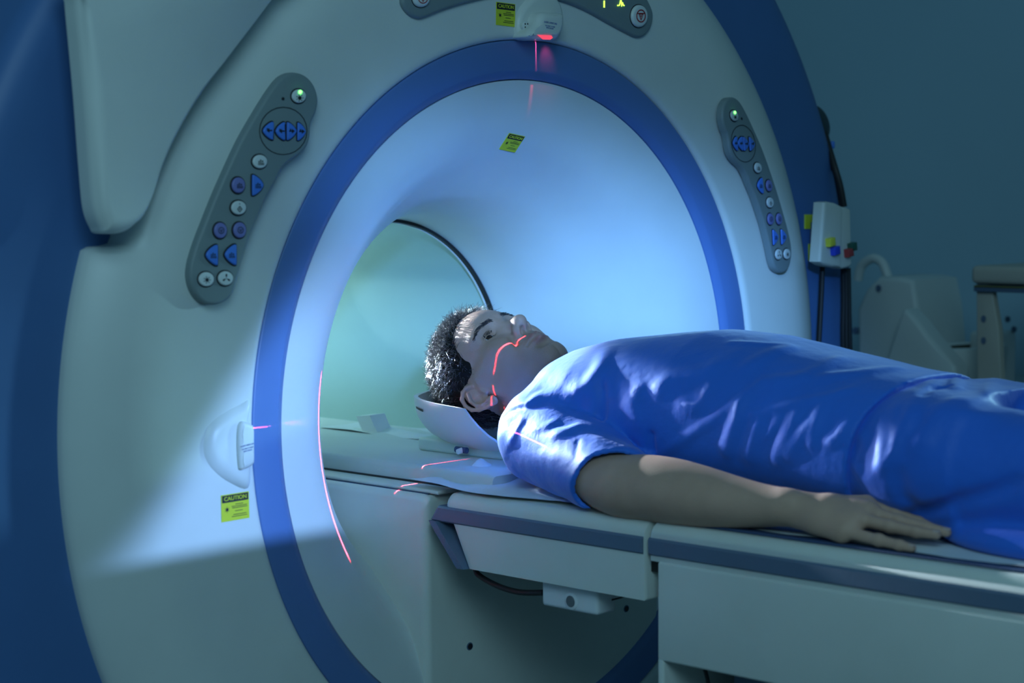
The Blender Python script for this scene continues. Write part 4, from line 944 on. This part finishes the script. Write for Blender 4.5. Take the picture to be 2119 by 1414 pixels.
# ---- gown and trousers
def cloth(name, col, **k):
    m_ = mat(name, col, .58, spec=.4, bump=.16, bscale=55, vary=.05, vscale=9, sheen=.25, detail=6); return m_
gownm = cloth('gown_blue', (.020, .155, .72)); trousm = cloth('trousers_blue', (.018, .14, .68))
TX = np.array([.045, .07, .10, .14, .20, .30, .40, .50, .60, .70, .76, .82, .95])
TT = np.array([.055, .072, .086, .102, .1165, .1300, .1400, .1360, .1180, .1030, .0950, .0900, .085])
TW = np.array([.060, .100, .140, .165, .172, .168, .166, .166, .168, .174, .178, .180, .178])
TB = np.array([-.07, -.09, -.11, -.117, -.117, -.117, -.117, -.117, -.117, -.117, -.117, -.117, -.117])
YM = .012
def trunk(x, y, z, grow=0):
    top = np.interp(x, TX, TT)+grow; bt = np.interp(x, TX, TB); w = np.interp(x, TX, TW)+grow; zc_ = (top+bt)/2; hh_ = (top-bt)/2
    a = np.abs((y-YM)/w); b = np.abs((z-zc_)/hh_); p = 2.35
    g = (a**p+b**p+1e-9)**(1/p)
    return (g-1)*np.minimum(w, hh_)*.92
def hit(px, py, fn, t0=2.0, t1=4.2):
    c, dd = ray(px, py); ts = np.arange(t0, t1, .002); Q = c[None]+dd[None]*ts[:, None]; v = fn(Q[:, 0], Q[:, 1], Q[:, 2]); i = np.argmax(v < 0)
    return Q[i] if (v < 0).any() else None
def seg_disp(P, pts, w, amp, taper=True):
    best = None
    for k in range(len(pts)-1):
        a, b = pts[k], pts[k+1]; ab = b-a; t_ = np.clip(sum((P[i]-a[i])*ab[i] for i in range(3))/(ab@ab), 0, 1)
        dd = sum((P[i]-a[i]-ab[i]*t_)**2 for i in range(3)); g = (k+t_)/(len(pts)-1)
        val = np.exp(-dd/w**2)*(np.clip(np.minimum(g, 1-g)*5+.15, 0, 1) if taper else 1)
        best = val if best is None else np.maximum(best, val)
    return amp*best
z5 = lambda u, v: (1000+u/3.214, 640+v/3.214)
z6 = lambda u, v: (1500+u/2.945, 660+v/2.945)
FOLDS = [
 ([z5(140, 690), z5(250, 640), z5(400, 600)], .008, .005), ([z5(190, 900), z5(230, 820), z5(275, 735)], .006, .005), ([z5(340, 800), z5(420, 790), z5(480, 765)], .007, .006), ([z5(480, 840), z5(560, 820), z5(640, 790)], .008, .006),
 ([z5(640, 870), z5(628, 950), z5(640, 1020)], .006, -.0015), ([z5(160, 1010), z5(180, 900), z5(240, 830)], .006, .003), ([z5(560, 1260), z5(600, 1190), z5(640, 1120)], .008, .004), ([z5(90, 1080), z5(200, 1200), z5(330, 1260)], .010, .004), ([z5(120, 760), z5(180, 690), z5(330, 650)], .007, -.004), # (pixels on the flank, width, amplitude)
 ([z5(1195, 950), z5(1400, 830), z5(1600, 700), z5(1800, 555), z6(250, 380)], .007, .0075),
 ([z6(110, 612), z6(400, 535), z6(640, 490), z6(800, 440)], .007, .006),
 ([z6(112, 505), z6(70, 660), z6(20, 830)], .010, .007), ([z6(225, 630), z6(185, 740), z6(150, 850)], .011, .005),
 ([z6(360, 590), z6(300, 680), z6(250, 720)], .007, .005), ([z6(455, 580), z6(390, 720), z6(325, 870)], .010, .007), ([z6(530, 640), z6(450, 760), z6(400, 830)], .011, .006),
 ([z6(605, 535), z6(565, 660), z6(540, 790)], .009, .006), ([z6(760, 660), z6(700, 730), z6(640, 760)], .010, .004),
 ([z5(1730, 620), z5(1690, 780), z5(1620, 960)], .010, .006), ([z5(1620, 730), z5(1640, 800), z5(1650, 860)], .006, .004),
 ([z5(860, 260), z5(790, 400), z5(700, 520), z5(600, 560)], .014, .006), ([z5(830, 280), z5(800, 560), z5(795, 740)], .010, -.004),
 ([z5(420, 590), z5(560, 640), z5(760, 740), z5(980, 880), z5(1090, 960)], .012, -.0035), ([z5(330, 620), z5(500, 590), z5(620, 620)], .011, .006),
 ([z5(1130, 800), z5(1140, 960)], .008, -.004), ([z5(1050, 540), z5(1010, 640), z5(1060, 760)], .016, .003), ([z5(1570, 370), z5(1480, 440), z5(1250, 480), z5(1180, 560)], .016, .004), ([z5(1530, 520), z5(1440, 640), z5(1330, 640)], .014, .004),
 ([z6(0, 160), z6(200, 170), z6(420, 180)], .008, .004), ([z6(420, 190), z6(260, 240), z6(120, 330)], .012, .006), ([z6(740, 250), z6(500, 360), z6(250, 400)], .012, .005), ([z6(1100, 320), z6(800, 350), z6(560, 380)], .012, .005),
]
gx = np.arange(.02, .83, .0033); gy = np.arange(-.285, .235, .0033); gz_ = np.arange(-.124, .17, .0033)
G = Field(gx, gy, gz_)
SH0 = np.array([.140, -.124, -.034]); SH1 = A(1255, 995, -.213)+np.array([.02, 0, 0])
def sleeve(P, g=0): return capd(P, SH0, SH1, .076+g, .0545+g)
full = (slice(None),)*3; P = G.grid(full); x, y, z = P
dt = trunk(x, y, z)
dt = np.maximum(dt, (.062-x+.55*np.clip(-(y+.02), 0, .2)*-.30)*.9)
sl_ = sleeve(P); far = capd(P, np.array([.16, .14, -.022]), np.array([.34, .215, -.07]), .078, .056)
# sleeve: cut at the cuff and hollowed
axd = SH1-SH0; axd = axd/np.linalg.norm(axd); cuff = -.85*np.clip(y-SH1[1]+.02, -.02, .09)+(x-SH1[0])*axd[0]+(y-SH1[1])*axd[1]+(z-SH1[2])*axd[2]-.012*np.sin((z+.05)*40)
flare_ = sl_-.004*np.clip((cuff+.10)/.10, 0, 1)+.003*vnoise(P, 38, 21)
sl2 = np.maximum(flare_, cuff); inner_ = np.maximum(flare_+.0045, -(cuff+.055)); 
far2 = np.maximum(far, (x-.34))
def sm(a, b, k): h = np.clip(.5+.5*(b-a)/k, 0, 1); return b*(1-h)+a*h-k*h*(1-h)
d = sm(dt, far2, .04); d = sm(d, np.maximum(sl2, cuff), .022)
disp = np.zeros(np.broadcast(x, y, z).shape, np.float32)
both = lambda X_, Y_, Z_: np.minimum(trunk(X_, Y_, Z_), capd([X_, Y_, Z_], SH0, SH1, .076, .0545))
for pts_, w, amp in FOLDS:
    W3 = [hit(a, b, both) for a, b in pts_]
    W3 = [p_ for p_ in W3 if p_ is not None]
    if len(W3) < 2: continue
    W3 = spline(W3, 4); R_ = 3*w
    q = G.sl(W3.min(0)-R_, W3.max(0)+R_); disp[q] += seg_disp(G.grid(q), list(W3), w, amp)
disp *= 1.25; disp += .0011*vnoise([x*1.0, y, z*.6], 15, 8)
d = d-disp-.003
d = np.maximum(d, np.minimum(-1e-4-(inner_*-1), 1) if False else -np.maximum(inner_, -.0)*0-np.where(inner_ < 0, -inner_, -1.))  if False else d
hol = inner_; k = .002; d = np.maximum(d, -hol)
# hem at the hip, collar opening round the neck
hemx = np.interp(z, [-.12, -.06, .0, .05, .095], [.742, .742, .752, .765, .785])
d = np.maximum(d, x-hemx-.006*np.sin(y*60)*0)
neckc = capd(P, np.array([-.03, .008, .03]), np.array([.075, .010, .012]), .060, .054); d = np.maximum(d, -neckc)
d = np.maximum(d, -.1185-z)
G.D = d.astype(np.float32); V, F = G.mesh()
np_mesh('gown_top', V, F.astype(int), gownm, man, PO, 1)
# trousers
tx = np.arange(.70, 1.62, .005); ty = np.arange(-.25, .24, .005); tz = np.arange(-.124, .14, .004)
T = Field(tx, ty, tz); P = T.grid(full); x, y, z = P
d = np.maximum(trunk(x, y, z, -.006), x-.90)
for sg, dz_ in ((-1, 0), (1, .004)):
    yl = YM+sg*.095
    d = sm(d, capd(P, np.array([.83, yl, -.016+dz_]), np.array([1.2, YM+sg*.10, -.028]), .093, .070), .025); d = sm(d, capd(P, np.array([1.2, YM+sg*.10, -.028]), np.array([1.56, YM+sg*.10, -.055]), .070, .055), .02)
d = sm(d, elld(P, (1.12, -.125, -.105), (.24, .070, .030)), .02)
TF = [([z6(1050, 545), z6(1065, 680), z6(1040, 800), z6(975, 920)], .007, .008), ([z6(1100, 700), z6(1150, 560), z6(1290, 380)], .010, .009), ([z6(780, 860), z6(890, 980), z6(960, 880), z6(975, 720)], .007, .007), ([z6(830, 700), z6(880, 780), z6(840, 860)], .007, .006),
 ([z6(1180, 800), z6(1260, 680), z6(1380, 560), z6(1450, 520)], .016, .007), ([z6(1280, 560), z6(1400, 600), z6(1600, 600)], .018, .005), ([z6(1080, 1200), z6(1400, 1120), z6(1620, 1060), z6(1823, 975)], .010, -.010), ([z6(1070, 940), z6(1090, 1060), z6(1180, 1150)], .014, -.004),
 ([z6(1190, 500), z6(1260, 440), z6(1390, 430)], .008, -.008), ([z6(1500, 300), z6(1420, 380), z6(1390, 450)], .009, .010), ([z6(1780, 350), z6(1650, 400), z6(1590, 480)], .009, .009), ([z6(1450, 440), z6(1520, 360), z6(1620, 330)], .010, -.008)]
def legs(X_, Y_, Z_):
    r_ = np.maximum(trunk(X_, Y_, Z_, -.006), X_-.90)
    for sg in (-1, 1): r_ = np.minimum(r_, capd([X_, Y_, Z_], np.array([.83, YM+sg*.095, -.016]), np.array([1.2, YM+sg*.10, -.028]), .093, .070))
    return r_
disp = np.zeros(np.broadcast(x, y, z).shape, np.float32)
for pts_, w, amp in TF:
    W3 = [p_ for p_ in (hit(a, b, legs) for a, b in pts_) if p_ is not None]
    if len(W3) < 2: continue
    W3 = spline(W3, 4); q = T.sl(W3.min(0)-3*w, W3.max(0)+3*w); disp[q] += seg_disp(T.grid(q), list(W3), w, amp)
disp *= 1.25; disp += .0012*vnoise([x, y, z], 15, 31)
d = d-disp; d = np.maximum(d, -.1180-z); d = np.maximum(d, .715-x); d = np.maximum(d, x-1.58)
T.D = d.astype(np.float32); V, F = T.mesh(); np_mesh('trousers', V, F.astype(int), trousm, man, PO, 1)
